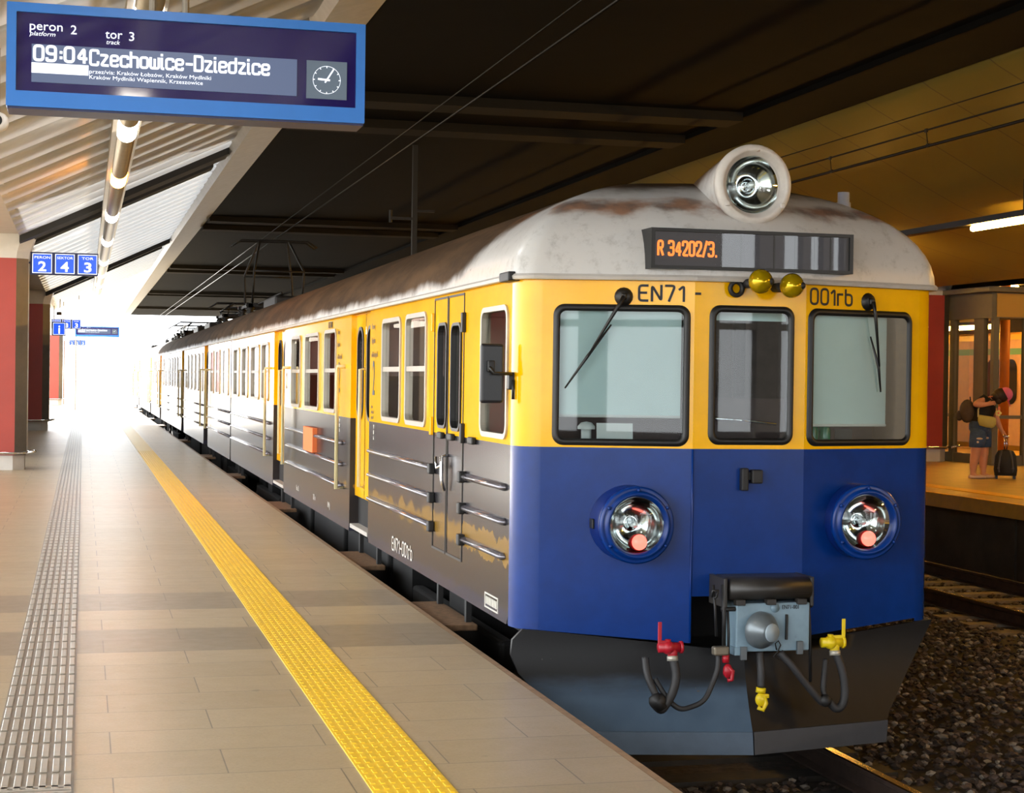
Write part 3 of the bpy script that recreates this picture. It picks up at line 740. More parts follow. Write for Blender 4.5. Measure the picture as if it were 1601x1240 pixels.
mb.surf([[Vector((XC - hw*math.cos(PI*i/n), y, ZG + .725*math.sin(PI*i/n))) for i in range(n+1)] for y in [Yd + (31.0-Yd)*k/14 for k in range(15)]])
bmesh.ops.remove_doubles(mb.bm, verts=mb.bm.verts, dist=.002)
mb.build('roof', M_roof, car)
mb = MB(); mb.tube([Vector((p.x, p.y, ZG-.004)) for p in [Vector((XL-.03, 31.0))]+plan+[Vector((XR+.03, 31.0))]], .02, 6); mb.build('gutter', M_roofw, car)
mb = MB(); mb.box(XL-.06, XL+.02, 10.18, 10.42, ZG-.03, ZG+.03, .01, Matrix.Rotation(0, 4, 'Z')); mb.build('drain_spout', M_iron, car)
# windscreens
def windscreen(W_, F_, nm='windscreen'):
    u0, u1, v0, v1 = W_
    mb = MB(); mb.sm = False
    o_, i1, i2 = rr(u0-.008, u1+.008, v0-.008, v1+.008, .07, 6), rr(u0+.012, u1-.012, v0+.012, v1-.012, .055, 6), rr(u0+.034, u1-.034, v0+.034, v1-.034, .04, 6)
    mb.sm = True
    mb.loft([[F_(a, b, d) for a, b in L_] for L_, d in ((o_, .002), (i1, .026), (i2, .012), (i2, -.03), (o_, -.03))], True, False, False)
    fr = mb.build(nm, M_blk, car)
    mb = MB(); mb.panel(rr(u0+.025, u1-.025, v0+.025, v1-.025, .04), [], F_, .006); mb.build('pane', M_glass, fr)
    return fr
windscreen(WL, FL); windscreen(WC, FCm); windscreen(WR, FRm)
def blind(F_, u0, u1, v0, v1):
    mb = MB(); mb.panel([(u0, v0), (u1, v0), (u1, v1), (u0, v1)], [], F_, -.055); mb.panel([(u0, v0), (u1, v0), (u1, v1), (u0, v1)], [], F_, -.058)
    b_ = mb.build('blind', M_blind, car, recalc=False)
    mb = MB(); mb.cyl(F_(u0, v0, -.056), F_(u1, v0, -.056), .009, n=8); mb.build('blind_rod', M_white, b_)
blind(FL, .02, .862, 1.505, 2.3); blind(FRm, -.02, .71, 1.46, 2.3)
mb = MB(); mb.box(3.7, 4.36, 10.02, 10.03, 2.115, 2.3); mb.build('blind', M_blind, car)
# cab interior
mb = MB()
for a in ([(XL+.06, 10.35, 1.0), (XR-.06, 10.35, 1.0), (XR-.06, 12.6, 1.0), (XL+.06, 12.6, 1.0)], [(4.42, 12.6, .9), (XR-.06, 12.6, .9), (XR-.06, 12.6, 2.4), (4.42, 12.6, 2.4)], [(XR-.06, 10.35, .9), (XR-.06, 12.6, .9), (XR-.06, 12.6, 2.4), (XR-.06, 10.35, 2.4)]):
    mb.face(a)
mb.box(2.85, 3.62, 10.12, 10.5, 1.0, 1.33, .02); mb.box(4.45, 5.25, 10.12, 10.5, 1.0, 1.33, .02)
mb.build('cab_interior', M_int, car, recalc=False)
mb = MB(); mb.box(XL+.06, 3.72, 12.6, 12.62, .9, 2.4); mb.box(3.0, 3.5, 12.58, 12.605, 1.65, 2.2, .01); mb.build('cab_partition', mat('pale_partition', (206, 202, 186), .55, var=.05), car)
mb = MB(); mb.box(2.9, 5.2, 10.55, 10.57, 1.0, 1.62); mb.build('dash_panel', mat('plum_panel', (92, 74, 74), .6, var=.1), car)
mb = MB()
for x, y in ((3.86, 10.9), (4.12, 11.3), (4.30, 10.75)): mb.box(x-.035, x+.035, y-.03, y+.03, 1.0, 2.36)
mb.build('cab_post', M_under, car)
mb = MB(); mb.sm = True; mb.tube([(3.78, 10.15, 1.50), (4.05, 10.15, 1.485), (4.32, 10.15, 1.46)], .012, 8); mb.build('cab_rail', M_chrome, car)
mb = MB(); mb.box(3.92, 4.2, 11.5, 11.6, 1.3, 1.78, .06); mb.box(3.9, 4.22, 11.15, 11.55, 1.22, 1.32, .04); mb.cyl((4.06, 11.4, 1.0), (4.06, 11.4, 1.25), .04); mb.build('driver_seat', M_under, car)
# saloon seen through the side windows
mb = MB()
for a in ([(3.9, 12.7, .6), (3.9, 30.9, .6), (3.9, 30.9, 2.36), (3.9, 12.7, 2.36)], [(2.7, 12.7, .6), (3.9, 12.7, .6), (3.9, 30.9, .6), (2.7, 30.9, .6)], [(2.62, 12.7, 2.34), (3.9, 12.7, 2.34), (3.9, 30.9, 2.34), (2.62, 30.9, 2.34)]): mb.face(a)
mb.build('saloon_lining', mat('pinkish_lining', (226, 200, 198), .6, var=.06), car, recalc=False)
for y in (13.6, 17.2, 20.8, 25.6, 28.8):
    mb = MB(); mb.box(3.3, 3.5, y, y+1.2, 2.27, 2.31, .01); mb.build('saloon_fill', emat('saloon_fill_glow', (255, 240, 225), 7), car)  # added glowing strips that brighten the saloon behind the windows
for y in (13.4, 14.55, 18.3, 19.6, 20.4, 21.4, 25.1, 26.3, 27.0, 28.3, 29.9):
    mb = MB(); mb.box(2.74, 3.75, y-.08, y+.08, .6, 1.74, .05); mb.box(2.74, 3.75, y-.3, y+.05, .9, 1.08, .04); mb.build('seat', mat('olive_seat', (96, 84, 56), .8, var=.1), car)
for w_ in wins1: side_window(w_, car, M_tint)
for w_ in narrow: side_window(w_, car, M_tint, True, False, M_blk, .022)
side_window(cabw, car, glass('cab_side_glass', (225, 228, 225), 1.3, 1.0, .12), True, False, M_frame, .034)
for a, b in doors1: side_door(a, b, car)
for z in (1.04, .82, .60):
    rib(12.70, 15.62, z, car); rib(10.38, 11.56, z, car); rib(17.36, 22.2, z, car); rib(24.4, 30.7, z, car)
for z in (1.04, .82, .60):
    for y in (12.62, 11.56): mb = MB(); mb.box(XL-.05, XL-.0, y, y+.08, z-.045, z+.035, .01); mb.build('strip_bracket', M_iron, car)
# luggage door: two narrow leaves
for a, b in ((11.66, 12.19), (12.215, 12.70)):
    mb = MB(); mb.ring([(a, .43), (b, .43), (b, 2.33), (a, 2.33)], [(a+.012, .445), (b-.012, .445), (b-.012, 2.315), (a+.012, 2.315)], LS, -.01, .006)
    mb.build('luggage_door', mat('door_gap', (52, 46, 40), .6), car)
mb = MB(); mb.sm = True; mb.tube([(XL, 12.16, 1.16), (XL-.05, 12.16, 1.15), (XL-.05, 12.15, .98), (XL-.03, 12.15, .90)], .013, 8); mb.tube([(XL-.045, 12.16, 1.09), (XL-.06, 12.28, 1.06), (XL-.06, 12.32, 1.14)], .011, 8); mb.build('door_handle', M_chrome, car)
for y, z in ((11.64, 2.12), (11.64, 1.34), (12.72, 2.15), (12.72, 1.36)): mb = MB(); mb.box(XL-.03, XL, y-.025, y+.025, z-.07, z+.07, .006); mb.build('hinge', M_iron if y < 12 else M_yel, car)
for y in (12.0, 12.36, 11.32): mb = MB(); mb.box(XL-.035, XL, y-.07, y+.07, 1.275, 1.325, .01); mb.build('window_catch', M_iron, car)
for y in (17.30, 22.18, 24.42): hand_bar(y, car)
step_plate(11.9, 13.2, car); step_plate(15.75, 17.1, car); step_plate(22.6, 24.0, car); step_plate(30.0, 30.9, car)
mb = MB()
for a, b in doors1: mb.box(XL+.0, XL+.09, a+.05, b-.05, .22, .26)
mb.build('door_sill', M_roofw, car)
underframe(10.3, 31.0, car, (13.6, 28.0))
# mirror
mb = MB(); mb.box(2.385, 2.535, 10.225, 10.262, 1.575, 1.945, .02, seg=3)
mi_ = mb.build('mirror', mat('black_plastic', (30, 31, 34), .35), car)
mb = MB(); mb.sm = True; mb.tube([(2.44, 10.22, 1.80), (2.44, 10.19, 1.79), (2.46, 10.18, 1.76), (2.56, 10.20, 1.76), (2.61, 10.29, 1.75)], .011, 8)
mb.box(2.57, 2.62, 10.24, 10.31, 1.66, 1.77, .008); mb.box(2.425, 2.47, 10.20, 10.23, 1.77, 1.84, .005); mb.cyl((2.595, 10.23, 1.60), (2.595, 10.23, 1.72), .010, n=8); mb.build('mirror_arm', M_blk, mi_)
# roof headlamp
mb = MB(); mb.sm = True
LC = Vector((4.062, 9.95, 2.968))
mb.lathe([(0.2296, .02), (0.2374, .10), (0.2296, .20), (0.2184, .30), (0.1960, .48), (0.1680, .70), (0.1232, .95), (0.0560, 1.25), (0.0000, 1.45)], LC, (0, 1, -.03), 40); mb.build('headlamp_housing', M_roof, car)
mb = MB(); mb.sm = True
mb.lathe([(0.2296, .06), (0.2498, .05), (0.2531, .0), (0.2419, -.022), (0.2195, -.03), (0.2083, -.026), (0.2016, -.008), (0.1859, .0), (0.1792, .012)], LC, (0, 1, 0), 44); 
for a in (215, 325): mb.box(LC.x + .225*math.cos(math.radians(a))-.014, LC.x + .225*math.cos(math.radians(a))+.014, LC.y-.04, LC.y, LC.z + .225*math.sin(math.radians(a))-.014, LC.z + .225*math.sin(math.radians(a))+.014, .004)
hl = mb.build('headlamp_rim', mat('chalky_white_paint', (205, 200, 194), .45, var=.06, vscale=14, col2=(150, 120, 96), lo=.66, hi=.72), car)
mb = MB(); mb.sm = True; mb.lathe([(0.1859, .01), (0.1680, .05), (0.1344, .085), (0.0896, .11), (0.0392, .125), (0.0381, .118), (0.0000, .118)], LC, (0, 1, 0), 36); mb.build('reflector', M_reflect, hl)
mb = MB(); mb.sm = True; mb.cyl(LC+Vector((0, .11, 0)), LC+Vector((0, .04, 0)), .022, .02); mb.ball(LC+Vector((0, .03, 0)), .024); mb.build('bulb', mat('clear_bulb', (235, 235, 235), .05, .3), hl)
mb = MB(); mb.sm = True; mb.lathe([(0.0000, -.03), (0.0672, -.026), (0.1344, -.012), (0.1837, .008)], LC, (0, 1, 0), 36); mb.build('lens', M_glass, hl)
# lower lamps
def low_lamp(xc, zc):
    yf = 9.76; o = Vector((xc, yf, zc))
    mb = MB(); mb.sm = True
    mb.lathe([(.236, .32), (.236, .10), (.228, .05), (.212, .03)], o, (0, 1, 0), 44); lp = mb.build('lamp_housing', mat('dark_blue_paint', (8, 32, 96), .3, coat=.4), car)
    mb = MB(); mb.sm = True
    mb.lathe([(.228, .06), (.236, .045), (.236, .02), (.222, .008), (.212, .018), (.206, .0), (.192, -.012), (.182, -.006), (.176, .012), (.170, .022)], o, (0, 1, 0), 48)
    for a in (90, 215, 325, 30, 150): mb.ball(o + Vector((.215*math.cos(math.radians(a)), -.002, .215*math.sin(math.radians(a)))), .012, u=8, v=6)
    mb.build('lamp_rim', M_blue, lp)
    mb = MB(); mb.sm = True; mb.lathe([(.172, .02), (.165, .06), (.14, .11), (.10, .145), (.05, .16), (.03, .16), (.03, .15), (.0, .15)], o, (0, 1, 0), 40); rf = mb.build('reflector', M_reflect, lp)
    mb = MB(); mb.sm = True; mb.cyl(o+Vector((0, .15, 0)), o+Vector((0, .075, 0)), .022, .02); mb.ball(o+Vector((0, .07, 0)), .022); mb.build('bulb', mat('clear_bulb', (235, 235, 235), .05, .3), lp)
    mb = MB(); mb.sm = True; mb.lathe([(.072, .0), (.078, .03), (.03, .055), (.0, .055)], o+Vector((.0, .03, 0)), (0, 1, 0), 28); mb.build('bulb_shade', M_reflect, lp) if False else mb.bm.free()
    mb = MB(); mb.sm = True; mb.ball(o+Vector((0.02, .035, -.105)), .048, 1, .7, 1); mb.build('tail_bulb', M_red_glow, lp)
    mb = MB(); mb.sm = True; mb.cyl(o+Vector((0.02, .10, -.112)), o+Vector((0.02, .045, -.105)), .054, .05); mb.build('tail_socket', mat('red_glass', (190, 30, 28), .2), lp)
    mb = MB(); mb.sm = True; mb.lathe([(.0, -.016), (.07, -.012), (.13, .002), (.178, .02)], o, (0, 1, 0), 40); mb.build('lens', M_glass, lp)
    sx = -1 if xc < XC else 1
    mb = MB(); mb.box(xc+sx*.236, xc+sx*.25, yf+.14, yf+.2, zc-.03, zc+.03, .004); mb.build('lamp_latch', M_blk, lp)
low_lamp(3.271, .849); low_lamp(4.790, .857)
# destination display on the brow
mb = MB(); mb.ring([(3.338, 2.414), (4.672, 2.414), (4.672, 2.662), (3.338, 2.662)], [(3.362, 2.434), (4.648, 2.434), (4.648, 2.642), (3.362, 2.642)], lambda u, v, d: Vector((u, 9.80-d, v)), -.3, .012)
ds = mb.build('destination_display', M_blk, car)
mb = MB(); mb.box(3.35, 4.66, 9.815, 9.83, 2.42, 2.655); mb.build('display_panel', mat('violet_black_panel', (44, 36, 44), .35), ds)
mb = MB(); mb.face([(3.36, 9.797, 2.43), (4.65, 9.797, 2.43), (4.65, 9.797, 2.645), (3.36, 9.797, 2.645)]); mb.build('display_glass', glass('display_cover_glass', (225, 225, 230), 1.6), ds)
stroke_text('R 34202/3.', .385, .098, FRONT(3.385, 9.81, 2.492), M_orange, ds, 'display_text', .15, .2)
mb = MB(); 
for x in (3.93, 4.15, 4.29, 4.42, 4.53): mb.box(x-.004, x+.004, 9.806, 9.814, 2.435, 2.64)
mb.build('display_divider', M_blk, ds)
# horns
for x, y, z in ((3.985, 9.62, 2.335), (4.19, 9.62, 2.315)):
    mb = MB(); mb.sm = True
    mb.lathe([(.0, .0), (.03, .006), (.052, .022), (.070, .052), (.076, .08), (.072, .10), (.05, .12), (.0, .13)], (x, y-.05, z), (.12, 1, .10), 32)
    hn = mb.build('horn', mat('horn_yellow', (190, 160, 10), .12, .55, var=.05), car)
    mb = MB(); mb.sm = True; mb.ball((x+.052, y-.022, z+.006), .024); mb.build('horn_knob', M_iron, hn)
    mb = MB(); mb.sm = True; mb.cyl((x-.02, 9.86, z+.005), (x, y+.1, z), .03); mb.build('horn_stem', M_iron, hn)
mb = MB(); mb.sm = True; mb.lathe([(.03, -.01), (.05, -.02), (.056, -.03), (.05, -.045), (.03, -.045), (.028, -.02)], (3.905, 9.85, 2.305), (0, 1, 0), 20); mb.build('round_socket', M_iron, car)
# wipers
def wiper(F_, base, elbow, tip, top, yoff):
    mb = MB(); mb.sm = True; mb.lathe([(.0, .03), (.03, .03), (.05, .014), (.058, .0)], F_(base[0], base[1], 0), F_(0, 0, 1)-F_(0, 0, 0), 16)
    mb.box(*[v for c in zip(F_(base[0], base[1], .036)-Vector((.018, .012, .022)), F_(base[0], base[1], .036)+Vector((.018, .012, .022))) for v in c], bevel=.01)
    wp = mb.build('wiper', M_blk, car)
    mb = MB(); mb.sm = True; mb.tube([F_(base[0], base[1], .05), F_(base[0]*.8+elbow[0]*.2, base[1]*.8+elbow[1]*.2, .055), F_(elbow[0], elbow[1], .035)], [.014, .012, .006], 8); mb.build('wiper_arm', M_blk, wp)
    mb = MB(); mb.sm = True; mb.tube([F_(top[0], top[1], .022), F_(elbow[0], elbow[1], .026), F_(tip[0], tip[1], .022)], [.005, .010, .005], 6); mb.build('wiper_blade', M_blk, wp)
wiper(FL, (fu(.625), 2.244), (fu(.41), 1.878), (fu(.27), 1.675), (fu(.55), 2.07), 0)
o2 = lambda s: s + (4.46-4.385)/math.cos(.26)
wiper(FRm, (o2(.425), 2.253), (o2(.497), 1.84), (o2(.522), 1.676), (o2(.43), 2.03), 0)
# numbers on the front and side
M_brown = mat('faded_brown_lettering', (132, 100, 26), .5)
stroke_text('EN71', .290, .108, frame_M(FL(fu(.712), 2.214, .003), FL(1, 0, 0)-FL(0, 0, 0), (0, 0, 1)), M_text, car, 'number_lettering', .14, .2)
stroke_text('-', .042, .108, FRONT(3.642, 9.846, 2.222), M_text, car, 'number_lettering', .14)
stroke_text('001rb', .345, .112, frame_M(FRm(o2(-.05), 2.217, .003), FRm(1, 0, 0)-FRm(0, 0, 0), (0, 0, 1)), M_text, car, 'number_lettering', .14, .26)
text('2', .46, SIDE(2.596, 15.54, 1.56), M_text, car, 'class_number', .55)
text('2', .46, SIDE(2.596, 17.72, 1.56), M_text, car, 'class_number', .55)
text('2', .30, SIDE(2.596, 22.45, 1.56), M_text, car, 'class_number', .55)
for y in (15.5, 17.7):
    for k, t in enumerate(('Przewozy', 'Regionalne', 'oddział małopolski')):
        text(t, .075, SIDE(2.596, y+.1, 2.17-k*.13), M_brown, car, 'side_lettering', .6)
    for k, t in enumerate(('miejsca', 'siedzące 70', 'stojące 80')): text(t, .04, SIDE(2.596, y+.1, 1.44-k*.05), M_brown, car, 'side_lettering', .8)
stroke_text('EN71-001rb', .93, .125, SIDE(2.596, 14.42, .235), M_textw, car, 'side_number', .13, .22)
text('ED71-001', .10, SIDE(2.596, 18.5, 2.25), M_text, car, 'side_number', .8)
for y, t in ((21.2, 'Pow. 22t'), (19.6, '20,7 m'), (18.4, 'R+Mg')): text(t, .09, SIDE(2.596, y, .30), M_textw, car, 'data_lettering', .8)
for y in (15.45, 17.6): text('▼\n■\n▲', .05, SIDE(2.594, y, 1.25), M_textw, car, 'pictogram', .9)
mb = MB(); mb.ring([(10.565, .215), (10.93, .215), (10.93, .315), (10.565, .315)], [(10.577, .225), (10.918, .225), (10.918, .305), (10.577, .305)], LS, -.002, .004); pq = mb.build('maker_plate', M_textw, car)
mb = MB(); [mb.box(2.596, 2.601, 10.6+.045*i, 10.625+.045*i, .24, .29) for i in range(7)]; mb.build('plate_lettering', M_textw, pq)
mb = MB(); mb.box(2.548, 2.6, 19.35, 20.2, .85, 1.13); mb.build('orange_notice', mat('orange_paper', (240, 120, 60), .7), car)
# small electrical socket and antenna
mb = MB(); mb.box(3.955, 4.0, 9.80, 9.85, 1.055, 1.195, .008); mb.box(4.02, 4.09, 9.79, 9.85, 1.10, 1.185, .008); mb.box(3.99, 4.03, 9.82, 9.85, 1.12, 1.17, .004); mb.build('front_socket', M_iron, car)
mb = MB(); mb.sm = True; mb.cyl((5.05, 10.75, 2.70), (5.05, 10.75, 3.04), .045, .04); mb.cyl((5.05, 10.75, 2.70), (5.05, 10.75, 2.97), .056, .05); mb.build('antenna', mat('pale_grey_plastic', (176, 176, 184), .4), car)
# seams in the blue front
mb = MB(); mb.sm = True; mb.tube([(3.645, 9.846, .12), (3.643, 9.846, .5), (3.647, 9.846, .9), (3.645, 9.846, ZS)], .007, 6); mb.build('weld_seam', M_blue, car)
# snow plough
M_plough = mat('shaded_plough_paint', (13, 13, 16), .45, spec=.25, var=.2, vscale=7, col2=(50, 47, 46), lo=.74, hi=.77)  # right half, its shade painted in as an all-dark copy
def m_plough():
    m = bpy.data.materials.new('lit_low_plough_paint'); m.use_nodes = True; nt = NT(m); b = nt.n['Principled BSDF']
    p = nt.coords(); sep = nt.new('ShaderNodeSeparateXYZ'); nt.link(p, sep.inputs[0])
    g = nt.ramp01(nt.math('ADD', sep.outputs[2], nt.math('MULTIPLY', nt.noise(p, 4, 5, .6, (.4, .4, 1.4)), .16)), -.16, .0)  # left half, shaded top and lit blue-grey foot painted into the colour
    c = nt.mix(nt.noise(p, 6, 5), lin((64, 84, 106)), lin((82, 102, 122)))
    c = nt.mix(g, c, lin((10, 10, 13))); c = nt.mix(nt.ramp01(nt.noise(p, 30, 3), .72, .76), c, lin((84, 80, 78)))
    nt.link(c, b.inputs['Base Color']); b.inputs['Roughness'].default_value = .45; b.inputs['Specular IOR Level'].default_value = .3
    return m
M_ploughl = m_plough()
M_plate = mat('shaded_plough_plate', (40, 43, 50), .4, var=.12)  # right plate, shade put into a darker colour
NX = 3.99
def plough(sgn):
    lev = [.185, .12, .03, -.08, -.18, -.28, -.36, -.41]
    edge = {.185: 1.35, .12: 1.41, .03: 1.42, -.08: 1.38, -.18: 1.29, -.28: 1.17, -.36: 1.06, -.41: 1.0} if sgn < 0 else {.185: 1.44, .12: 1.40, .03: 1.34, -.08: 1.26, -.18: 1.18, -.28: 1.10, -.36: 1.03, -.41: 1.0}
    def pt(t, z, e, off=0.0):
        x = NX + sgn*e*t
        top = .05 + .15*t if z > .1 else None
        zz_ = min(z, .055 + .135*t) if z > .05 else z
        u = max(0, (.1-zz_))/.5
        return Vector((x, 9.82 + .20*t*e - .16*u**1.6 + off, zz_))
    mb = MB(); mb.sm = True
    F_ = [[pt(i/10, z, edge[z]) for i in range(11)] for z in lev]; B_ = [[pt(i/10, z, edge[z], .03) for i in range(11)] for z in lev]
    mb.surf(F_); mb.surf(B_)
    for i in (0, 10): mb.surf([[r[i] for r in F_], [r[i] for r in B_]])
    mb.surf([F_[0], B_[0]]); mb.surf([F_[-1], B_[-1]])
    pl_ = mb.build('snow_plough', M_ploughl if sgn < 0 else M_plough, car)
    mb = MB()
    A_ = [pt(t, -.41, 1.0, -.012) for t in (0.004, 1.0)]; C_ = [p + Vector((0, -.02, -.135)) for p in A_]
    C_[1].x -= sgn*.02
    mb.loft([[A_[0], A_[1], C_[1], C_[0]], [p+Vector((0, .025, 0)) for p in (A_[0], A_[1], C_[1], C_[0])]]); mb.build('plough_blade', M_plate if sgn > 0 else mat('lit_plough_plate', (66, 84, 104), .45, var=.12), pl_)  # left plate paler, the light is painted into its colour
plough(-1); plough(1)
# coupling gear: dark roller hood, grey junction box, cocks and hoses
mb = MB(); mb.sm = True
mb.loft([[Vector((x, 9.66 - .085*math.sin(a), .468 + .07*math.cos(a))) for a in [PI*i/10 for i in range(11)]] + [Vector((x, 9.84, .398)), Vector((x, 9.84, .538))] for x in (3.81, 4.335)])
mb.sm = False
for x in (3.78, 4.345): mb.box(x-.012, x+.012, 9.60, 9.86, .36, .54, .006)
for x in (3.87, 4.07, 4.27): mb.box(x-.03, x+.03, 9.575, 9.63, .375, .41, .004)
mb.build('coupling_hood', mat('hood_black', (44, 41, 38), .42, var=.15), car)
mb = MB(); mb.box(3.85, 4.33, 9.60, 9.80, .09, .385, .008); mb.box(3.84, 3.90, 9.595, 9.70, .07, .12, .004)
bx = mb.build('junction_box', M_greybox, car)
mb = MB(); mb.sm = True; mb.lathe([(.112, 0), (.112, .035), (.1, .06), (.062, .11), (.058, .115), (.0, .115)], (4.0, 9.60, .225), (.3, -1, -.05), 32); mb.build('cable_socket', mat('socket_grey', (108, 116, 120), .35, .4, var=.1), bx)
mb = MB(); mb.sm = True; mb.cyl((4.035, 9.492, .22), (4.04, 9.48, .22), .056, .054, 24); mb.build('socket_cap', mat('cap_grey', (150, 164, 172), .4, var=.08), bx)
mb = MB(); mb.box(4.168, 4.182, 9.585, 9.602, .16, .315, .003); mb.build('slot_bar', M_iron, bx)
mb = MB(); mb.sm = True; mb.cyl((4.10, 9.602, .355), (4.10, 9.594, .355), .028); mb.build('round_plate', M_greybox, bx)
for x, z in ((3.895, .075), (4.262, .10)):
    mb = MB(); mb.box(x-.02, x+.02, 9.578, 9.60, z-.03, z+.05, .003); mb.build('toggle_clip', mat('clip_steel', (120, 126, 130), .3, .7), bx)
mb = MB(); mb.sm = True; mb.tube([(4.11, 9.59, .10), (4.10, 9.585, .14), (4.12, 9.585, .155), (4.135, 9.585, .13), (4.12, 9.59, .09), (4.09, 9.59, .06), (4.13, 9.59, .04)], .004, 6); mb.build('wire_loop', M_iron, bx)
text('EN71-001', .035, FRONT(4.145, 9.598, .347), M_text, bx, 'box_lettering', .8)
mb = MB(); mb.sm = True
mb.tube([(3.705, 9.62, .50), (3.712, 9.60, .36), (3.722, 9.60, .19)], .008, 6); mb.tube([(3.69, 9.6, .43), (3.69, 9.58, .47), (3.72, 9.58, .47), (3.72, 9.6, .43), (3.705, 9.6, .42)], .009, 6)
mb.build('release_rod', M_iron, car); mb = MB(); mb.sm = True; mb.tube([(3.77, 9.62, .50), (3.775, 9.61, .30), (3.78, 9.62, .1)], .013, 6); mb.tube([(3.80, 9.62, .35), (3.805, 9.61, .20), (3.81, 9.62, .05)], .009, 6); 
mb.cyl((3.76, 9.62, .35), (3.86, 9.62, .35), .014); mb.build('coupling_linkage', M_iron, car); mb = MB(); mb.sm = True; mb.tube([(4.345, 9.66, .4), (4.35, 9.64, .2), (4.355, 9.63, -.11)], .010, 6); mb.cyl((4.33, 9.66, .36), (4.37, 9.66, .36), .016)
mb.build('coupling_linkage', M_iron, car)
def bez4(P, n=5):
    P = [Vector(p) for p in P]; out = []
    for i in range(len(P)-1):
        p0, p1, p2, p3 = P[max(i-1, 0)], P[i], P[i+1], P[min(i+2, len(P)-1)]
        for k in range(n):
            t = k/n; out.append(.5*((2*p1) + (p2-p0)*t + (2*p0-5*p1+4*p2-p3)*t*t + (3*p1-p0-3*p2+p3)*t**3))
    return out + [P[-1]]
def hose(P, r, nm='brake_hose', m=None):
    mb = MB(); mb.sm = True; mb.tube(bez4(P), r, 10); return mb.build(nm, m or M_hose, car)
hose([(3.444, 9.60, .09), (3.462, 9.58, -.03), (3.44, 9.57, -.13), (3.40, 9.57, -.20), (3.365, 9.57, -.235), (3.33, 9.59, -.20)], .027)
hose([(3.30, 9.68, .06), (3.30, 9.63, -.04), (3.335, 9.59, -.14), (3.38, 9.57, -.21)], .022)
hose([(3.745, 9.62, .08), (3.735, 9.60, -.0), (3.70, 9.59, -.09), (3.64, 9.57, -.185), (3.56, 9.57, -.225), (3.48, 9.57, -.232), (3.41, 9.59, -.17), (3.345, 9.63, -.06)], .016)
hose([(4.02, 9.64, .08), (4.02, 9.61, -.02), (4.018, 9.60, -.13)], .024)
hose([(4.14, 9.61, .08), (4.21, 9.58, -.0), (4.29, 9.57, -.10), (4.37, 9.57, -.19), (4.41, 9.57, -.23)], .024)
hose([(4.499, 9.60, .09), (4.54, 9.58, -.03), (4.558, 9.57, -.15), (4.545, 9.57, -.24), (4.50, 9.57, -.268), (4.455, 9.58, -.22)], .026)
hose([(4.47, 9.66, .02), (4.44, 9.62, -.08), (4.43, 9.60, -.17), (4.47, 9.58, -.24)], .018)
mb = MB(); mb.sm = True; mb.ball((3.345, 9.57, -.185), .05, 1.1, .8, 1); mb.cyl((3.32, 9.57, -.15), (3.37, 9.56, -.23), .036); mb.build('hose_coupler', M_iron, car)
mb = MB(); mb.sm = True; mb.ball((4.425, 9.565, -.215), .04); mb.build('hose_coupler', M_iron, car)
mb = MB(); mb.box(3.70, 3.80, 9.57, 9.63, .075, .13, .012); mb.build('coupler_block', mat('brassy_steel', (134, 124, 108), .35, .6), car)
def cock(c, m, s, lever_top):
    mb = MB(); mb.sm = True; x, y, z = c
    mb.cyl((x-.06*s, y, z), (x+.075*s, y, z), .030); mb.ball((x, y, z), .042); mb.cyl((x+.075*s, y, z), (x+.09*s, y, z), .038); mb.cyl((x+.03*s, y, z), (x+.03*s, y, z-.07), .028, .03); mb.cyl((x, y, z), (x, y, z+.05), .018)
    ck = mb.build('brake_cock', m, car)
    lx, lz = lever_top
    mb = MB(); mb.box(lx-.012, lx+.012, y-.012, y-.002, z+.03, lz, .004); mb.box(min(x, lx)-.01, max(x, lx)+.01, y-.014, y+.0, z+.02, z+.045, .004); mb.build('lever', m, ck)
    mb = MB(); mb.sm = True; mb.cyl((x+.03*s, y, z-.05), (x+.03*s, y-.005, z-.08), .034); mb.build('hose_clamp', M_frame, ck)
cock((3.415, 9.60, .13), M_redp, 1, (3.360, .286)); cock((4.47, 9.60, .135), M_yelcock, 1, (4.553, .28))
mb = MB(); mb.sm = True; mb.cyl((3.785, 9.6, .08), (3.785, 9.6, .03), .022); mb.ball((3.795, 9.59, -.02), .034, .9, .8, 1.3); mb.tube([(3.79, 9.58, .01), (3.82, 9.57, -.02), (3.815, 9.57, -.07), (3.79, 9.58, -.075)], .013); mb.build('hose_head', M_redp, car)
mb = MB(); mb.sm = True; mb.cyl((4.018, 9.6, -.13), (4.014, 9.6, -.16), .03); mb.ball((4.014, 9.59, -.20), .036, 1, .8, 1.2); mb.box(4.0, 4.06, 9.57, 9.6, -.19, -.165, .005); mb.tube([(4.03, 9.58, -.18), (4.04, 9.57, -.22), (4.02, 9.57, -.26), (3.99, 9.58, -.245)], .014); mb.build('hose_head', M_yelcock, car)

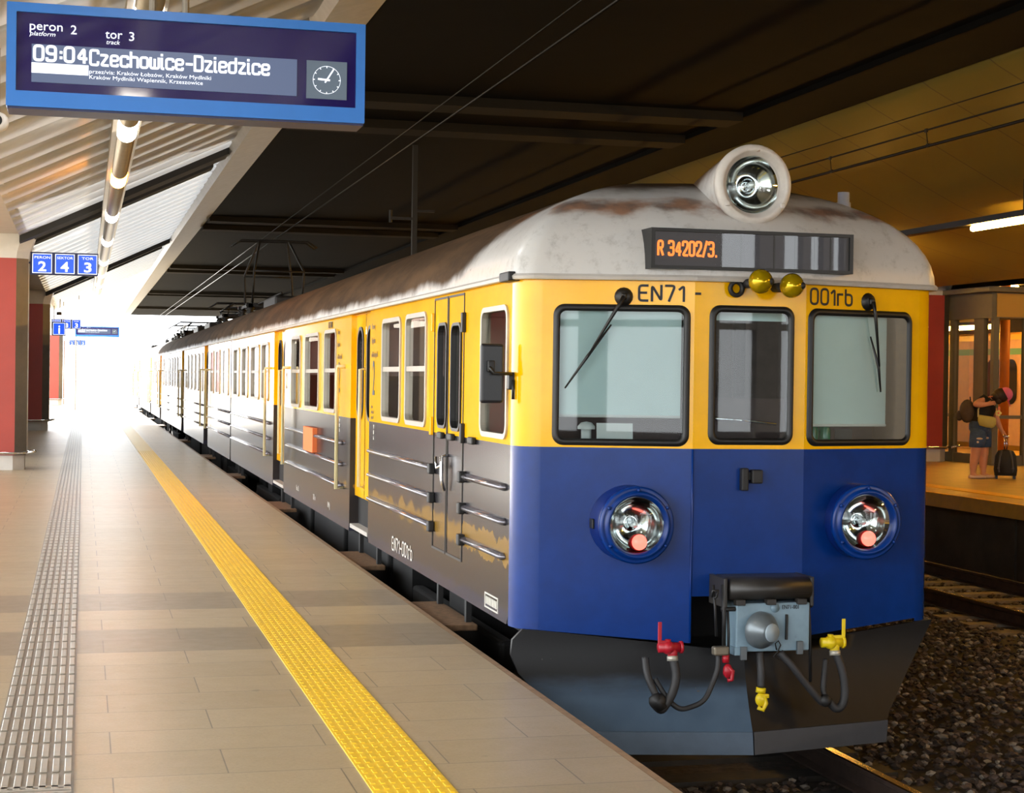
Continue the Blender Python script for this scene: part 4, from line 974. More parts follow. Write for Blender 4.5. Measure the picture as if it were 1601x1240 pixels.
# ---- the cars behind
def ins(mb, x, y, z, h=.22):
    mb.sm = True; mb.lathe([(.05, 0), (.11, .02), (.05, .06), (.11, .09), (.05, .13), (.11, .16), (.06, h)], (x, y, z), (0, 0, 1), 14, True, True)
def follower(ya, yb, wins, doors, label, panto=()):
    c = thing('railcar', label, 'train', (XC, (ya+yb)/2, -.76))
    car_shell(ya+.12, yb-.12, wins, doors, c)
    roof_mid(ya+.1, yb-.1, c).build('roof', M_roof, c); gutter(ya+.1, yb-.1, c)
    for w_ in wins: side_window(w_, c, M_dglass, False)
    for a, b in doors: side_door(a, b, c); hand_bar(a-.12, c); hand_bar(b+.12, c); step_plate(a, b, c)
    for z in (1.04, .82, .60):
        for a, b in seg_list(ya+.3, yb-.3, [(d0-.15, d1+.15) for d0, d1 in doors]): rib(a, b, z, c, n=5)
    underframe(ya, yb, c, (ya+3.2, yb-3.2))
    mb = MB(); mb.box(3.2, 4.85, ya+.02, ya+.14, .3, 2.3); mb.build('gangway', M_under, c)
    for y in (ya+1.2, yb-4): mb = MB(); mb.box(3.5, 4.55, y, y+2.1, 3.03, 3.24, .04); mb.build('roof_equipment', M_iron, c)
    for (y, up) in panto:
        mb = MB()
        for x in (3.45, 4.6):
            for yy_ in (y-.9, y+.9): ins(mb, x, yy_, 2.98)
        mb.sm = False; mb.box(3.35, 4.7, y-1.0, y-.86, 3.19, 3.26); mb.box(3.35, 4.7, y+.86, y+1.0, 3.19, 3.26); mb.box(3.4, 3.5, y-1, y+1, 3.19, 3.25); mb.box(4.56, 4.66, y-1, y+1, 3.19, 3.25)
        pb = mb.build('pantograph', M_iron, c)
        mb = MB(); mb.sm = True; zt = 4.66 if up else 3.55; zk = (3.24+zt)/2; ky = 1.15 if up else 1.5
        for x in (3.5, 4.56):
            for s in (-1, 1):
                mb.tube([(x, y+s*.8, 3.24), (x, y+s*ky, zk), (x*.6+XC*.4, y+s*.2, zt)], .024, 6)
        for s in (-1, 1): mb.cyl((3.5, y+s*ky, zk), (4.56, y+s*ky, zk), .018, n=6)
        for s in (-.2, .2): mb.tube([(3.1, y+s, zt-.12), (3.3, y+s, zt+.01), (4.76, y+s, zt+.01), (4.96, y+s, zt-.12)], .022, 6)
        mb.build('pantograph_frame', M_iron, pb)
    mb = MB(); mb.sm = True
    mb.tube([(3.6, ya+1, 3.28), (3.6, ya+5, 3.24), (3.7, ya+8, 3.26), (3.7, yb-3, 3.24)], .022, 6); mb.build('roof_cable', M_iron, c)
    return c
wins2 = [(31.6, 32.79, 1.34, 2.22), (33.65, 34.6, 1.34, 2.22), (35.27, 36.1, 1.34, 2.22)] + [(38.6+i*1.36, 38.6+i*1.36+1.0, 1.34, 2.22) for i in range(5)] + [(47.8+i*1.4, 48.8+i*1.4, 1.34, 2.22) for i in range(4)]
follower(31.05, 53.4, wins2, [(36.9, 38.17), (45.86, 47.03)], 'second railcar of the train, carrying the raised pantograph', [(37.5, True), (44, False)])
wins3 = [(y+22.4, z+22.4, a, b) for y, z, a, b in wins2]
follower(53.4, 75.2, [w_ for w_ in wins3 if w_[1] < 75], [(59.3, 60.57), (68.26, 69.43)], 'third railcar of the train, washed out by daylight', [(61, False), (65.5, False)])
follower(75.2, 96.2, [(75.9+i*1.45, 76.9+i*1.45, 1.34, 2.22) for i in range(4)] + [(84.2+i*1.4, 85.2+i*1.4, 1.34, 2.22) for i in range(4)] + [(92.2+i*1.2, 93.1+i*1.2, 1.34, 2.22) for i in range(3)], [(82.4, 83.6), (90.3, 91.5)], 'farthest railcar of the train, lost in the glare')
# things lying on the dashboard behind the windscreens
mb = MB(); P_ = [FL(fu(.475), 1.355, -.10), FL(fu(.70), 1.355, -.10), FL(fu(.70), 1.46, -.14), FL(fu(.475), 1.46, -.14)]
mb.loft([P_, [p+Vector((0, .004, 0)) for p in P_]]); tag(mb.build('paper_sheet', M_white), 'white sheet of paper standing behind the left windscreen', 'paper')
t = thing('desk_lamp', 'small white mushroom-shaped lamp behind the left windscreen', 'lamp', tuple(FL(fu(.41), 1.333, -.12)))
mb = MB(); mb.sm = True; p = FL(fu(.41), 1.333, -.12); mb.cyl(p, p+Vector((0, 0, .09)), .032); mb.build('stem', M_white, t)
mb = MB(); mb.sm = True; mb.lathe([(.055, .088), (.055, .105), (.035, .128), (.0, .136)], p, (0, 0, 1), 20); mb.build('cap', M_white, t)
M_green = mat('green_bottle_plastic', (30, 110, 80), .2)
for s_, lb in ((.16, 'green bottle behind the right windscreen, nearer the middle window'), (.26, 'green bottle behind the right windscreen, beside the small card')):
    p = FRm(s_, 1.333, -.12); b_ = thing('bottle', lb, 'bottle', tuple(p))
    mb = MB(); mb.sm = True; mb.lathe([(.0, 0), (.038, 0), (.040, .02), (.040, .10), (.03, .13), (.014, .15), (.014, .17)], p, (0, 0, 1), 18); mb.build('body', M_green, b_)
    mb = MB(); mb.sm = True; mb.cyl(p+Vector((0, 0, .165)), p+Vector((0, 0, .185)), .016); mb.build('cap', M_white, b_)
p = FRm(.40, 1.335, -.10); mb = MB(); mb.box(p.x-.06, p.x+.06, p.y, p.y+.004, p.z, p.z+.10); tag(mb.build('card', mat('dark_card', (36, 36, 40), .5)), 'small dark card behind the right windscreen', 'card')
#@@PART3
# ------------------------------------------------------------------ signs
def fit_text(body, width, cap, M, m, parent, name='lettering', bold=0.0, shear=0.0, kern=1.0):
    o = text(body, cap/.73, M, m, parent, name, 1.0, .0006, 'LEFT', shear, bold, kern)
    xs_ = [v.co.x for v in o.data.vertices]; wdt = max(max(xs_)-min(0, min(xs_)), 1e-4)
    o.matrix_basis = M @ Matrix.Diagonal((width/wdt, 1, 1, 1))
    return o
M_sblue = mat('sign_blue', (36, 112, 200), .38, var=.03)
M_navy = mat('navy_sign_case', (22, 32, 78), .4)
M_wtext = emat('lit_white_lettering', (245, 248, 255), 1.6)
M_lcd = emat('lcd_backlight', (96, 112, 148), .75, (40, 46, 60))
M_pblue = emat('lit_blue_panel', (30, 84, 220), 1.1, (20, 60, 190))
def departure_board(X0, X1, Z0, Z1, Y, label, main=True):
    W_ = X1-X0; b = thing('departure_board', label, 'sign', ((X0+X1)/2, Y, Z0))
    f = lambda u, v, d: Vector((u, Y-d, v))
    mb = MB(); e = .05*W_/1.94
    mb.ring(rr(X0, X1, Z0, Z1, .006, 2), rr(X0+e, X1-e, Z0+.085*(Z1-Z0)/.56, Z1-.05*(Z1-Z0)/.56, .004, 2), f, -.26, .0)
    mb.build('frame', M_sblue, b)
    mb = MB(); mb.box(X0+.01, X1-.01, Y+.20, Y+.27, Z0+.01, Z1-.01); mb.box(X0+.006, X1-.006, Y+.01, Y+.25, Z0-.012, Z0+.004); mb.build('case', M_navy, b)
    mb = MB(); mb.face([f(X0+e*.8, Z0+.03, -.02), f(X1-e*.8, Z0+.03, -.02), f(X1-e*.8, Z1-.03, -.02), f(X0+e*.8, Z1-.03, -.02)])
    scr = mb.build('screen', mat('navy_screen_glass', (32, 22, 84), .07, spec=.8), b)
    mb = MB()
    if main:
        for x in (.35, .53): mb.cyl((x, Y+.13, Z1), (x, Y+.13, 4.36), .02, n=10)
    else: mb.cyl((X0+.05, Y+.30, 0), (X0+.05, Y+.30, Z1), .03, n=10)
    mb.build('hanger_rod' if main else 'support_pole', M_gryt, b)
    L = lambda x, z, d=.012: FRONT(x, Y+d, z)
    k = W_/1.94
    def bx(u0, u1, v0, v1, m, name, d=.012, par=scr):
        mb = MB(); mb.box(X0+u0*k, X0+u1*k, Y+d, Y+d+.006, Z0+v0*k, Z0+v1*k); return mb.build(name, m, par)
    lcd = bx(.13, 1.558, .136, .34, M_lcd, 'lcd_strip', .012)
    bx(.13, .428, .185, .24, M_wtext, 'white_field', .010, lcd)
    P = lambda u, v: L(X0+u*k, Z0+v*k, .009)
    stroke_text('09:04', .285*k, .092*k, P(.138, .246), M_wtext, lcd, 'time_lettering', .17, .22)
    stroke_text('Czechowice-Dziedzice', .975*k, .092*k, P(.432, .238), M_wtext, lcd, 'destination_lettering', .15, .16, .22)
    fit_text('przez/via: Kraków Łobzów, Kraków Mydlniki', .655*k, .022*k, P(.43, .198), M_wtext, lcd, 'via_lettering', .0)
    fit_text('Kraków Mydlniki Wapiennik, Krzeszowice', .61*k, .022*k, P(.43, .168), M_wtext, lcd, 'via_lettering', .0)
    fit_text('peron', .175*k, .050*k, P(.115, .415), M_wtext, scr, 'platform_lettering'); fit_text('2', .034*k, .050*k, P(.330, .404), M_wtext, scr, 'platform_number')
    fit_text('platform', .135*k, .024*k, P(.118, .385), M_wtext, scr, 'platform_lettering', .0, .25)
    fit_text('tor', .090*k, .050*k, P(.515, .393), M_wtext, scr, 'track_lettering'); fit_text('3', .032*k, .050*k, P(.636, .387), M_wtext, scr, 'track_number')
    fit_text('track', .075*k, .024*k, P(.518, .362), M_wtext, scr, 'track_lettering', .0, .25)
    ck = bx(1.612, 1.839, .128, .34, emat('clock_backlight', (100, 116, 132), .6, (50, 58, 66)), 'clock', .012)
    cx_, cz_ = X0+1.725*k, Z0+.234*k; R_ = .078*k
    mb = MB()
    for i in range(12):
        a = PI*i/6; c_, s_ = math.sin(a), math.cos(a); r0 = R_*.86
        mb.box(-.002, .002, Y+.006, Y+.010, r0, R_, 0, Matrix.Translation((cx_, 0, cz_)) @ Matrix.Rotation(a, 4, 'Y'))
    mb.ring([(cx_+R_*math.cos(t), cz_+R_*math.sin(t)) for t in [2*PI*i/40 for i in range(40)]], [(cx_+R_*.975*math.cos(t), cz_+R_*.975*math.sin(t)) for t in [2*PI*i/40 for i in range(40)]], f, -.010, -.007)
    mb.build('clock_dial', M_wtext, ck)
    for ang, ln, wd in ((math.radians(32), .072, .004), (math.radians(274), .05, .005)):
        mb = MB(); mb.box(-wd, wd, Y+.004, Y+.008, -.018*k, ln*k, 0, Matrix.Translation((cx_, 0, cz_)) @ Matrix.Rotation(ang, 4, 'Y')); mb.build('clock_hand', M_wtext, ck)
    return b
departure_board(-.42, 1.522, 3.158, 3.716, 9.5, 'large blue framed departure board reading Czechowice-Dziedzice, hanging close overhead')
departure_board(-.40, 1.58, 3.39, 3.85, 80, 'small distant departure board hanging beyond the i sign', False)
def blue_sign(X0, Z0, s, Y, cells, label, arm=None, hang=False):
    n = len(cells); b = thing('platform_sign', label, 'sign', (X0+n*s/2, Y, Z0))
    mb = MB(); mb.box(X0, X0+n*s, Y, Y+.10, Z0, Z0+s*1.03, .006)
    if arm: mb.box(arm, X0, Y+.03, Y+.07, Z0+s*.5, Z0+s*.58)
    mb.build('case', M_navy, b)
    if hang:
        mb = MB()
        for x in (X0+.08, X0+n*s-.08): mb.cyl((x, Y+.05, Z0+s), (x, Y+.05, canopy_z(x)-.02), .012, n=6)
        mb.build('hanger_rod', M_gryt, b)
    for i, (t1, t2) in enumerate(cells):
        u0, u1, v0, v1 = X0+i*s+.09*s, X0+(i+1)*s-.05*s, Z0+.07*s, Z0+.96*s
        mb = MB(); mb.box(u0, u1, Y-.006, Y, v0, v1); p_ = mb.build('panel', M_pblue, b)
        mb = MB(); q = .03*s; mb.ring([(u0, v0), (u1, v0), (u1, v1), (u0, v1)], [(u0+q, v0+q), (u1-q, v0+q), (u1-q, v1-q), (u0+q, v1-q)], lambda u, v, d: Vector((u, Y-d, v)), .006, .009); mb.build('panel_border', M_wtext, p_)
        w_ = u1-u0
        if t1: fit_text(t1, min(.82, .2*len(t1))*w_, .12*s, FRONT(u0+w_*(1-min(.82, .2*len(t1)))/2, Y-.008, v0+.66*s), M_wtext, p_, 'panel_lettering', .0)
        cw = .42 if t2 != 'i' else .2
        fit_text(t2, cw*w_, (.45 if t1 else .66)*s, FRONT(u0+w_*(1-cw)/2, Y-.008, v0+.10*s), M_wtext, p_, 'panel_numeral', .006)
    return b
blue_sign(-.934, 3.455, .39, 31.2, [('PERON', '2'), ('SEKTOR', '4'), ('TOR', '3')], 'blue three-panel sign PERON 2 SEKTOR 4 TOR 3 on the nearest red pillar', -.97)
blue_sign(-1.14, 3.30, .345, 63.4, [('PERON', '2'), ('SEKTOR', '3'), ('TOR', '3')], 'blue platform number sign hanging behind the i sign', None, True)
blue_sign(-1.12, 3.04, .48, 63.0, [('', 'i')], 'square blue information sign with a white i', None, True)
blue_sign(-.776, 3.20, .29, 95, [('PERON', '2'), ('SEKTOR', '2'), ('TOR', '3')], 'tiny farthest blue platform sign on a thin pole', -1.04)
mb = MB(); mb.cyl((-1.03, 95.05, 0), (-1.03, 95.05, 3.45), .035, n=10); mb.box(-1.10, -.96, 94.98, 95.12, 0, .03); tag(mb.build('sign_pole', M_gryt), 'thin grey pole at the far end of the platform', 'pole')
t = thing('loudspeaker', 'small round loudspeaker at the left edge below the departure board', 'loudspeaker', (-.66, 14, 3.7))
mb = MB(); mb.sm = True; mb.lathe([(.0, -.05), (.05, -.05), (.075, -.03), (.08, .0), (.07, .05), (.04, .08), (.0, .09)], (-.675, 14, 3.70), (.2, 1, -.1), 24); mb.build('body', M_whtp, t)
mb = MB(); mb.sm = True; mb.lathe([(.045, -.052), (.03, -.06), (.0, -.06)], (-.675, 14, 3.70), (.2, 1, -.1), 20); mb.build('grille', M_blk, t)
mb = MB(); mb.cyl((-.675, 14.03, 3.74), (-.675, 14.03, 4.3), .012, n=8); mb.build('bracket', M_gryt, t)
t = thing('surveillance_camera', 'small brown camera hanging above the i sign', 'camera', (-.82, 60, 3.74))
mb = MB(); mb.box(-.92, -.74, 59.85, 60.15, 3.68, 3.79, .02, Matrix.Rotation(0, 4, 'Y')); mb.build('body', mat('brown_plastic', (96, 78, 60), .5), t)
mb = MB(); mb.sm = True; mb.cyl((-.86, 59.8, 3.72), (-.86, 59.74, 3.71), .04); mb.build('lens', M_blk, t)
mb = MB(); mb.cyl((-.8, 60, 3.78), (-.8, 60, 4.23), .014, n=8); mb.build('bracket', M_gryt, t)

# ------------------------------------------------------------------ overhead wires
M_wire = mat('dark_wire', (34, 30, 26), .5, .4)
M_wire2 = mat('copper_wire', (36, 33, 30), .4, .6)
def wire(x, z, r, m, label, y0=-2, y1=124, drops=(), z2=None):
    t = thing('overhead_wire', label, 'wire', (x, y0, z))
    mb = MB(); mb.sm = True; mb.cyl((x, y0, z), (x, y1, z), r, n=6); mb.build('conductor', m, t)
    if drops:
        mb = MB()
        for y in drops: mb.cyl((x, y, z), (x, y+.05, z2), .008, n=5); mb.box(x-.012, x+.012, y-.03, y+.03, z-.02, z+.03); mb.box(x-.012, x+.012, y+.02, y+.08, z2-.03, z2+.02)
        mb.build('dropper', M_wire, t)
wire(10.8, 4.885, .020, M_wire, 'contact wire of the far track, thickest and lowest, with droppers', drops=(11.4, 14.4, 17.45, 20.44, 23.42, 26.4, 29.4, 32.4), z2=5.1)
wire(10.8, 5.10, .012, M_wire, 'carrier wire of the far track, joined to the contact wire by droppers')
wire(10.8, 5.335, .008, M_wire, 'thin uppermost wire over the far track')
wire(4.03, 4.71, .014, M_wire2, 'contact wire over the train, glinting towards the daylight')
wire(4.10, 4.98, .010, M_wire2, 'thinner carrier wire above the train')
t = thing('wire_support', 'thin dark post hanging from the ceiling beyond the train roof', 'post', (5.735, 30, 5.9))
mb = MB(); mb.box(5.69, 5.78, 29.96, 30.04, 3.7, 5.9); mb.build('post', mat('grey_post', (38, 38, 36), .6), t)
mb = MB(); mb.box(5.3, 5.74, 29.97, 30.03, 4.55, 4.60); mb.cyl((5.3, 30, 4.5), (5.3, 30, 4.72), .03, n=8); mb.box(5.74, 6.1, 29.97, 30.03, 4.70, 4.74); mb.build('arm', M_iron, t)

# ------------------------------------------------------------------ far platform: glazed lift shaft, far train
M_steel = mat('grey_steel_frame', (98, 96, 88), .55, 0.0, var=.05)
ls = thing('lift_shaft', 'glazed lift shaft with a grey steel frame on the far platform', 'lift', (18.3, 32.5, .1))
X0, X1, Y0, Y1 = 17.95, 18.65, 31.0, 35.0
mb = MB()
for x, y in ((X0, Y0), (X1, Y0), (X0, Y1), (X1, Y1)): mb.box(x-.06, x+.06, y-.06, y+.06, .1, 3.2)
mb.box(X0-.05, X0+.05, Y0+.35, Y0+.75, .1, 3.1); mb.box(X0-.05, X0+.05, Y0+1.55, Y0+1.75, .1, 3.1)
mb.box(X0-.03, X0+.03, Y0, Y1, 1.05, 1.12); mb.box(X0, X1, Y0-.03, Y0+.03, 1.05, 1.12); mb.box(X0-.04, X0+.04, Y0, Y1, .1, .3); mb.box(X0, X1, Y0-.04, Y0+.04, .1, .3)
mb.build('frame', M_steel, ls)
mb = MB(); mb.box(X0-.10, X1+.06, Y0-.05, Y1, 3.1, 3.62); mb.build('header', M_steel, ls)
mb = MB(); mb.box(X0, X1+.02, Y0-.075, Y0-.05, 3.12, 3.60); mb.build('header_panel', mat('ochre_panel', (176, 138, 62), .5), ls)
mb = MB(); mb.box(X0-.35, X1+.2, Y0-.35, Y1, 3.62, 3.72); mb.build('roof', M_steel, ls)
for P_ in ([(X0, Y0, .3), (X0, Y1, .3), (X0, Y1, 3.1), (X0, Y0, 3.1)], [(X0, Y0, .3), (X1, Y0, .3), (X1, Y0, 3.1), (X0, Y0, 3.1)]):
    mb = MB(); mb.face(P_); mb.build('glass_panel', MATS['smoked'] if 'smoked' in MATS else glass('smoked', (215, 210, 196), 1.3, 1.0, .25), ls)
ft = thing('railcar', 'ochre railcar with a green stripe seen through the lift glass', 'train', (24.4, 46, -.76))
mb = MB(); mb.box(23.0, 25.8, 30, 66, 0, 3.1, .2); mb.build('body_shell', mat('ochre_train', (196, 148, 58), .4, var=.05), ft)
mb = MB(); mb.box(22.985, 23.01, 30.2, 65.8, 2.52, 2.68); mb.build('stripe', mat('green_stripe', (90, 140, 50), .4), ft)
for y in (33, 36, 38.6, 42.8, 45.4, 48, 50.6, 53.2):
    mb = MB(); mb.panel(rr(y, y+1.5, 1.25, 2.4, .25), [], SF(23.0, -1), .012); mb.build('window', M_dglass, ft)
text('2', .75, SIDE(22.98, 41.9, 1.75), M_text, ft, 'class_number', .7)
t = thing('fire_post', 'orange painted post at the right edge behind the lift shaft', 'post', (19.64, 33.5, .1))
mb = MB(); mb.sm = True; mb.cyl((19.64, 33.5, .1), (19.64, 33.5, 4.0), .11, n=18); mb.build('shaft', mat('orange_post', (205, 120, 50), .5, var=.06), t)
mb = MB(); mb.cyl((19.64, 33.5, .1), (19.64, 33.5, .2), .16, n=18); mb.build('base', M_iron, t)

# ------------------------------------------------------------------ the person with a suitcase
def skin(name, V, E, R, m, parent, sub=2, root=0):
    me = bpy.data.meshes.new(name); me.from_pydata(V, E, []); o = bpy.data.objects.new(name, me); COL.objects.link(o)
    md = o.modifiers.new('skin', 'SKIN'); md.use_smooth_shade = True; md.branch_smoothing = .4
    for i, r in enumerate(R): me.skin_vertices[0].data[i].radius = (r, r) if not isinstance(r, tuple) else r
    for i in range(len(R)): me.skin_vertices[0].data[i].use_root = (i == root)
    if sub: s_ = o.modifiers.new('sub', 'SUBSURF'); s_.levels = sub; s_.render_levels = sub
    me.materials.append(m); o.parent = parent
    return o
PZ = .1
pr = thing('person', 'person in a pink cap, black top and denim shorts bending over on the far platform', 'person', (15.18, 26.68, PZ), None, -.50)
M_skin = mat('skin', (206, 146, 116), .55, var=.04); M_blackc = mat('black_fabric', (22, 21, 23), .85, var=.1); M_denim = mat('denim', (58, 80, 116), .85, var=.15, vscale=24, col2=(120, 140, 165), lo=.62, hi=.75)
V = [(.02, 0, .93), (.03, 0, 1.08), (.09, 0, 1.25), (.18, 0, 1.38), (.25, 0, 1.425), (.33, 0, 1.45), (.41, 0, 1.425)]
R = [.16, .15, .155, .085, .062, .105, .085]
E = [(0, 1), (1, 2), (2, 3), (3, 4), (4, 5), (5, 6)]
def chain(frm, pts):
    for p, r in pts:
        V.append(p); R.append(r); E.append((frm, len(V)-1)); frm = len(V)-1
    return frm
pn = chain(2, [((.06, -.15, 1.36), .085), ((-.02, -.23, 1.33), .075), ((-.11, -.26, 1.285), .062), ((.0, -.27, 1.285), .056), ((.13, -.25, 1.30), .042), ((.18, -.23, 1.315), .042)])
for k, (dx, dz, ln) in enumerate(((.03, .035, 1), (.04, .018, 1.1), (.042, 0, 1.05), (.036, -.016, .85))):
    chain(pn, [((.18+dx, -.225+.004*k, 1.315+dz), .010), ((.18+dx+.03*ln, -.205, 1.315+dz*1.2-.005), .009), ((.18+dx+.03*ln, -.185, 1.315+dz*1.2-.02), .008)])
chain(pn-1, [((.15, -.215, 1.345), .011), ((.18, -.205, 1.365), .009)])
pf = chain(2, [((.17, .15, 1.31), .08), ((.25, .20, 1.15), .066), ((.29, .21, 1.03), .055), ((.345, .20, .90), .045), ((.385, .19, .82), .034), ((.415, .18, .785), .038)])
for k, (dy, ln) in enumerate(((-.03, 1), (-.012, 1.1), (.008, 1.05), (.026, .85))):
    chain(pf, [((.44, .18+dy, .775), .010), ((.44+.02*ln, .18+dy, .76), .009), ((.44+.012*ln, .18+dy, .74), .008)])
chain(pf-1, [((.40, .155, .775), .011), ((.415, .15, .75), .009)])
for hx, kx, cx_, ax, tx, wy in ((-.01, -.055, -.085, -.10, .05, -.095), (.06, .08, .07, .075, .23, .095)):
    a = chain(0, [((hx, wy, .86), .125), (((hx+kx)/2, wy, .66), .115), ((kx, wy, .47), .088), ((cx_, wy, .32), .086), ((ax, wy, .10), .046), ((ax+.0, wy, .05), .045), ((tx, wy-.01, .03), .030)])
    chain(a-1, [((ax-.05, wy, .03), .03)])
nose = chain(5, [((.405, 0, 1.365), .026)])
skin('body', V, E, R, M_skin, pr)
def body_ring(u, z, a, b, tilt, wy=0.0, n=20):
    nx, nz = math.cos(tilt), -math.sin(tilt)
    return [Vector((u + a*math.cos(t)*nx, wy + b*math.sin(t), z + a*math.cos(t)*nz)) for t in [2*PI*i/n for i in range(n)]]
mb = MB(); mb.sm = True
mb.loft([body_ring(*q) for q in ((.02, .90, .172, .19, .0), (.02, .96, .182, .2, .05), (.03, 1.06, .182, .195, .1), (.055, 1.16, .188, .2, .25), (.095, 1.26, .19, .205, .45), (.135, 1.335, .165, .185, .6), (.165, 1.375, .12, .14, .65), (.185, 1.395, .08, .09, .7))])
o = mb.build('top', M_blackc); o.parent = pr
mb = MB(); mb.sm = True
mb.loft([body_ring(*q) for q in ((.02, 1.0, .178, .196, .03), (.01, .94, .192, .208, 0), (.005, .86, .188, .21, 0), (.01, .78, .15, .19, 0))])
for hx, kx, wy in ((-.01, -.055, -.095), (.06, .08, .095)):
    mb.loft([body_ring(hx + (kx-hx)*f_, z, a, b, 0, wy) for f_, z, a, b in ((0, .88, .14, .115), (.3, .76, .145, .125), (.6, .64, .138, .122), (.85, .55, .128, .116), (.86, .545, .112, .10))])
o = mb.build('shorts', M_denim); o.parent = pr
mb = MB(); mb.sm = True
for x, y, z, w_, h in ((.0, -.222, .70, .055, .018), (-.03, -.218, .64, .02, .02), (.13, -.03, .71, .03, .02)): mb.ball((x, y, z), .5, w_*2, .02, h*2, 12, 8)
o = mb.build('ripped_patch', mat('pale_threads', (206, 186, 176), .9)); o.parent = pr
for nm, wy, ax, tx in (('shoe', -.095, -.10, .05), ('shoe', .095, .075, .23)):
    mb = MB(); mb.sm = True
    mb.loft([[Vector((x, wy + w_*math.cos(t), max(.0, .028 + h*math.sin(t)))) for t in [2*PI*i/12 for i in range(12)]] for x, w_, h in ((ax-.075, .02, .02), (ax-.05, .045, .04), (ax+.02, .046, .045), (tx-.02, .05, .035), (tx+.05, .035, .025), (tx+.07, .012, .015))])
    o = mb.build(nm, mat('pale_shoe', (206, 176, 160), .6)); o.parent = pr
mb = MB(); mb.sm = True; mb.ball((.345, 0, 1.455), .135, 1.05, .9, .95); mb.ball((.27, -.02, 1.43), .10, 1.0, 1.0, .9); mb.ball((.31, -.06, 1.37), .06, 1, .7, 1.2)
o = mb.build('hair', mat('dark_hair', (36, 18, 16), .6)); o.parent = pr
M_pink = mat('pink_cap_cloth', (226, 112, 160), .8)
mb = MB(); mb.sm = True
capM = Matrix.Translation((.425, 0, 1.475)) @ Matrix.Rotation(math.radians(62), 4, 'Y')
rows = [[capM @ Vector((.125*math.cos(a)*math.cos(b), .118*math.cos(a)*math.sin(b), .125*math.sin(a))) for b in [2*PI*i/20 for i in range(21)]] for a in [PI/2*k/7 for k in range(8)]]
mb.surf(rows)
mb.loft([[capM @ Vector((.10 + .13*math.cos(t)*s_, .10*math.sin(t), .0 - .02*math.cos(t)+off)) for t in [-PI/2+PI*i/10 for i in range(11)]] for s_, off in ((0, 0), (1, 0), (1, -.006), (0, -.006))], False)
o = mb.build('cap', M_pink); o.parent = pr
o = MB(); o.sm = True; o.tube([(.13, -.155, 1.42), (.20, -.10, 1.44), (.24, -.02, 1.36), (.245, -.06, 1.20)], .008, 6); o2_ = o.build('lanyard', mat('orange_band', (225, 110, 60), .6)); o2_.parent = pr
# shoulder bag, backpack, flower charm
hb = thing('handbag', 'small olive shoulder bag across the front of the bending person', 'bag', (15.18, 26.68, PZ), None, -.50)
mb = MB(); mb.sm = True
sec = lambda x, z0, z1, w_: [Vector((x, -.27 + w_*math.cos(t)*.5, (z0+z1)/2 + (z1-z0)/2*math.sin(t))) for t in [2*PI*i/14 for i in range(14)]]
mb.loft([sec(-.035, 1.0, 1.08, .03), sec(-.01, .93, 1.12, .09), (sec(.10, .90, 1.105, .11)), sec(.20, .885, 1.09, .10), sec(.255, .92, 1.07, .07), sec(.27, .97, 1.03, .03)])
o = mb.build('bag_body', mat('olive_leather', (176, 168, 92), .5, var=.06)); o.parent = hb
mb = MB(); mb.tube([(-.03, -.26, 1.08), (-.03, -.235, 1.2), (.03, -.19, 1.38)], .014, 6); o = mb.build('strap', mat('pale_strap', (196, 190, 150), .6)); o.parent = hb
bp_ = thing('backpack', 'dark grey-brown backpack on the back of the bending person', 'backpack', (15.18, 26.68, PZ), None, -.50)
mb = MB(); mb.sm = True
mb.loft([[Vector((cx_ + rx*math.cos(t)*math.cos(.5) - rz_*math.sin(t)*math.sin(.5)*-1*.0, y, cz_ + rz_*math.sin(t))) for t in [2*PI*i/16 for i in range(16)]] for y, cx_, cz_, rx, rz_ in ((-.17, -.20, 1.17, .05, .06), (-.15, -.21, 1.17, .13, .18), (-.05, -.215, 1.17, .155, .205), (.06, -.21, 1.17, .155, .205), (.15, -.20, 1.17, .13, .18), (.17, -.19, 1.17, .05, .06))])
o = mb.build('pack_body', mat('pack_fabric', (70, 58, 50), .8, var=.15)); o.parent = bp_
mb = MB(); mb.box(-.39, -.30, -.12, .12, 1.0, 1.18, .04, None, 3); o = mb.build('front_pocket', mat('pack_pocket', (58, 47, 41), .8)); o.parent = bp_
mb = MB(); mb.sm = True; mb.tube([(-.16, -.03, 1.36), (-.17, -.03, 1.42), (-.17, .03, 1.42), (-.16, .03, 1.36)], .01, 6); o = mb.build('carry_loop', M_blackc); o.parent = bp_
mb = MB(); mb.sm = True; mb.tube([(-.1, -.14, 1.32), (.06, -.20, 1.46), (.17, -.19, 1.38), (.16, -.17, 1.2), (-.05, -.17, 1.02)], .017, 8); o = mb.build('shoulder_strap', M_blackc); o.parent = bp_
ch = thing('flower_charm', 'pale flower shaped charm hanging at the chest of the bending person', 'charm', (15.18, 26.68, PZ), None, -.50)
mb = MB(); mb.sm = True
for k in range(5): a = 2*PI*k/5; mb.ball((.305+.032*math.cos(a), -.24, 1.15+.032*math.sin(a)), .025, 1, .4, 1, 10, 6)
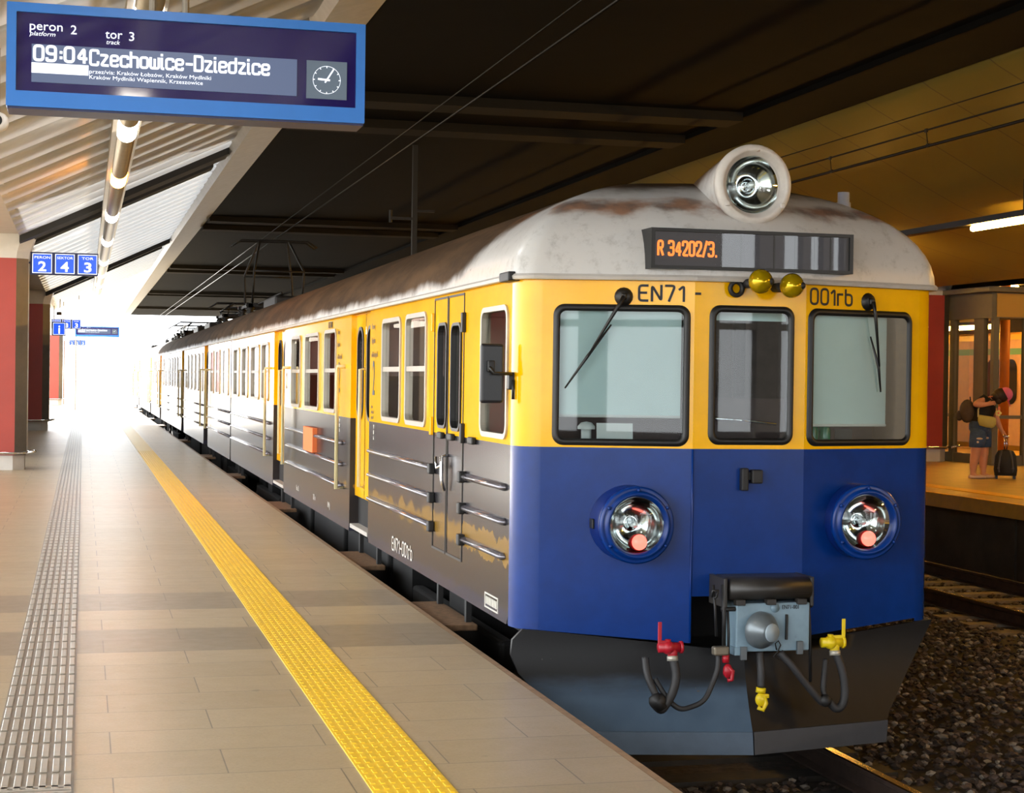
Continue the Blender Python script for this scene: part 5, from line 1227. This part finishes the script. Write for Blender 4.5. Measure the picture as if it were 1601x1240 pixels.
o = mb.build('petals', mat('pale_petal', (226, 220, 150), .6)); o.parent = ch
mb = MB(); mb.sm = True; mb.ball((.305, -.255, 1.15), .018, u=10, v=6); mb.ball((.315, -.22, 1.225), .03, .8, .4, 1.4, 10, 6); o = mb.build('flower_centre', mat('pink_petal', (230, 130, 110), .6)); o.parent = ch
sc_ = thing('suitcase', 'black wheeled suitcase with its handle pulled up beside the person', 'suitcase', (15.62, 26.55, PZ), None, -.50)
mb = MB(); mb.sm = True
def ssec(y, k): return [Vector((x*k, y, .05 + (z-.05)*(.5+.5*k) if z > .3 else z)) for x, z in ((-.185, .06), (.185, .06), (.20, .16), (.18, .40), (.13, .49), (.0, .52), (-.13, .49), (-.18, .40), (-.20, .16))]
mb.loft([ssec(-.13, .85), ssec(-.10, .98), ssec(.0, 1.0), ssec(.10, .98), ssec(.12, .9)])
o = mb.build('case_body', mat('black_nylon', (34, 34, 37), .7, var=.15)); o.parent = sc_
for s_ in (-1, 1):
    mb = MB(); mb.sm = True; mb.tube([(s_*.07, -.12, .50), (s_*.10, -.15, .38), (s_*.12, -.145, .2), (s_*.11, -.13, .12)], .016, 6); mb.box(s_*.12-.02, s_*.12+.02, -.165, -.13, .17, .20, .004); o = mb.build('case_strap', mat('grey_webbing', (84, 84, 88), .7)); o.parent = sc_
    mb = MB(); mb.sm = True; mb.cyl((s_*.15-.02, .07, .035), (s_*.15+.02, .07, .035), .035, n=14); o = mb.build('wheel', M_blk); o.parent = sc_
    mb = MB(); mb.box(s_*.15-.02, s_*.15+.02, -.10, -.06, .0, .06); o = mb.build('foot', M_blk); o.parent = sc_
mb = MB(); mb.sm = True
for s_ in (-1, 1): mb.cyl((s_*.018, .06, .48), (s_*.018, .06, .735), .010, n=8)
mb.tube([(-.05, .06, .738), (.0, .06, .742), (.05, .06, .738)], .017, 8); o = mb.build('pull_handle', M_chrome); o.parent = sc_
for o in bpy.data.objects:
    if o.name.split('.')[0] == 'railcar' and 'label' not in o: pass
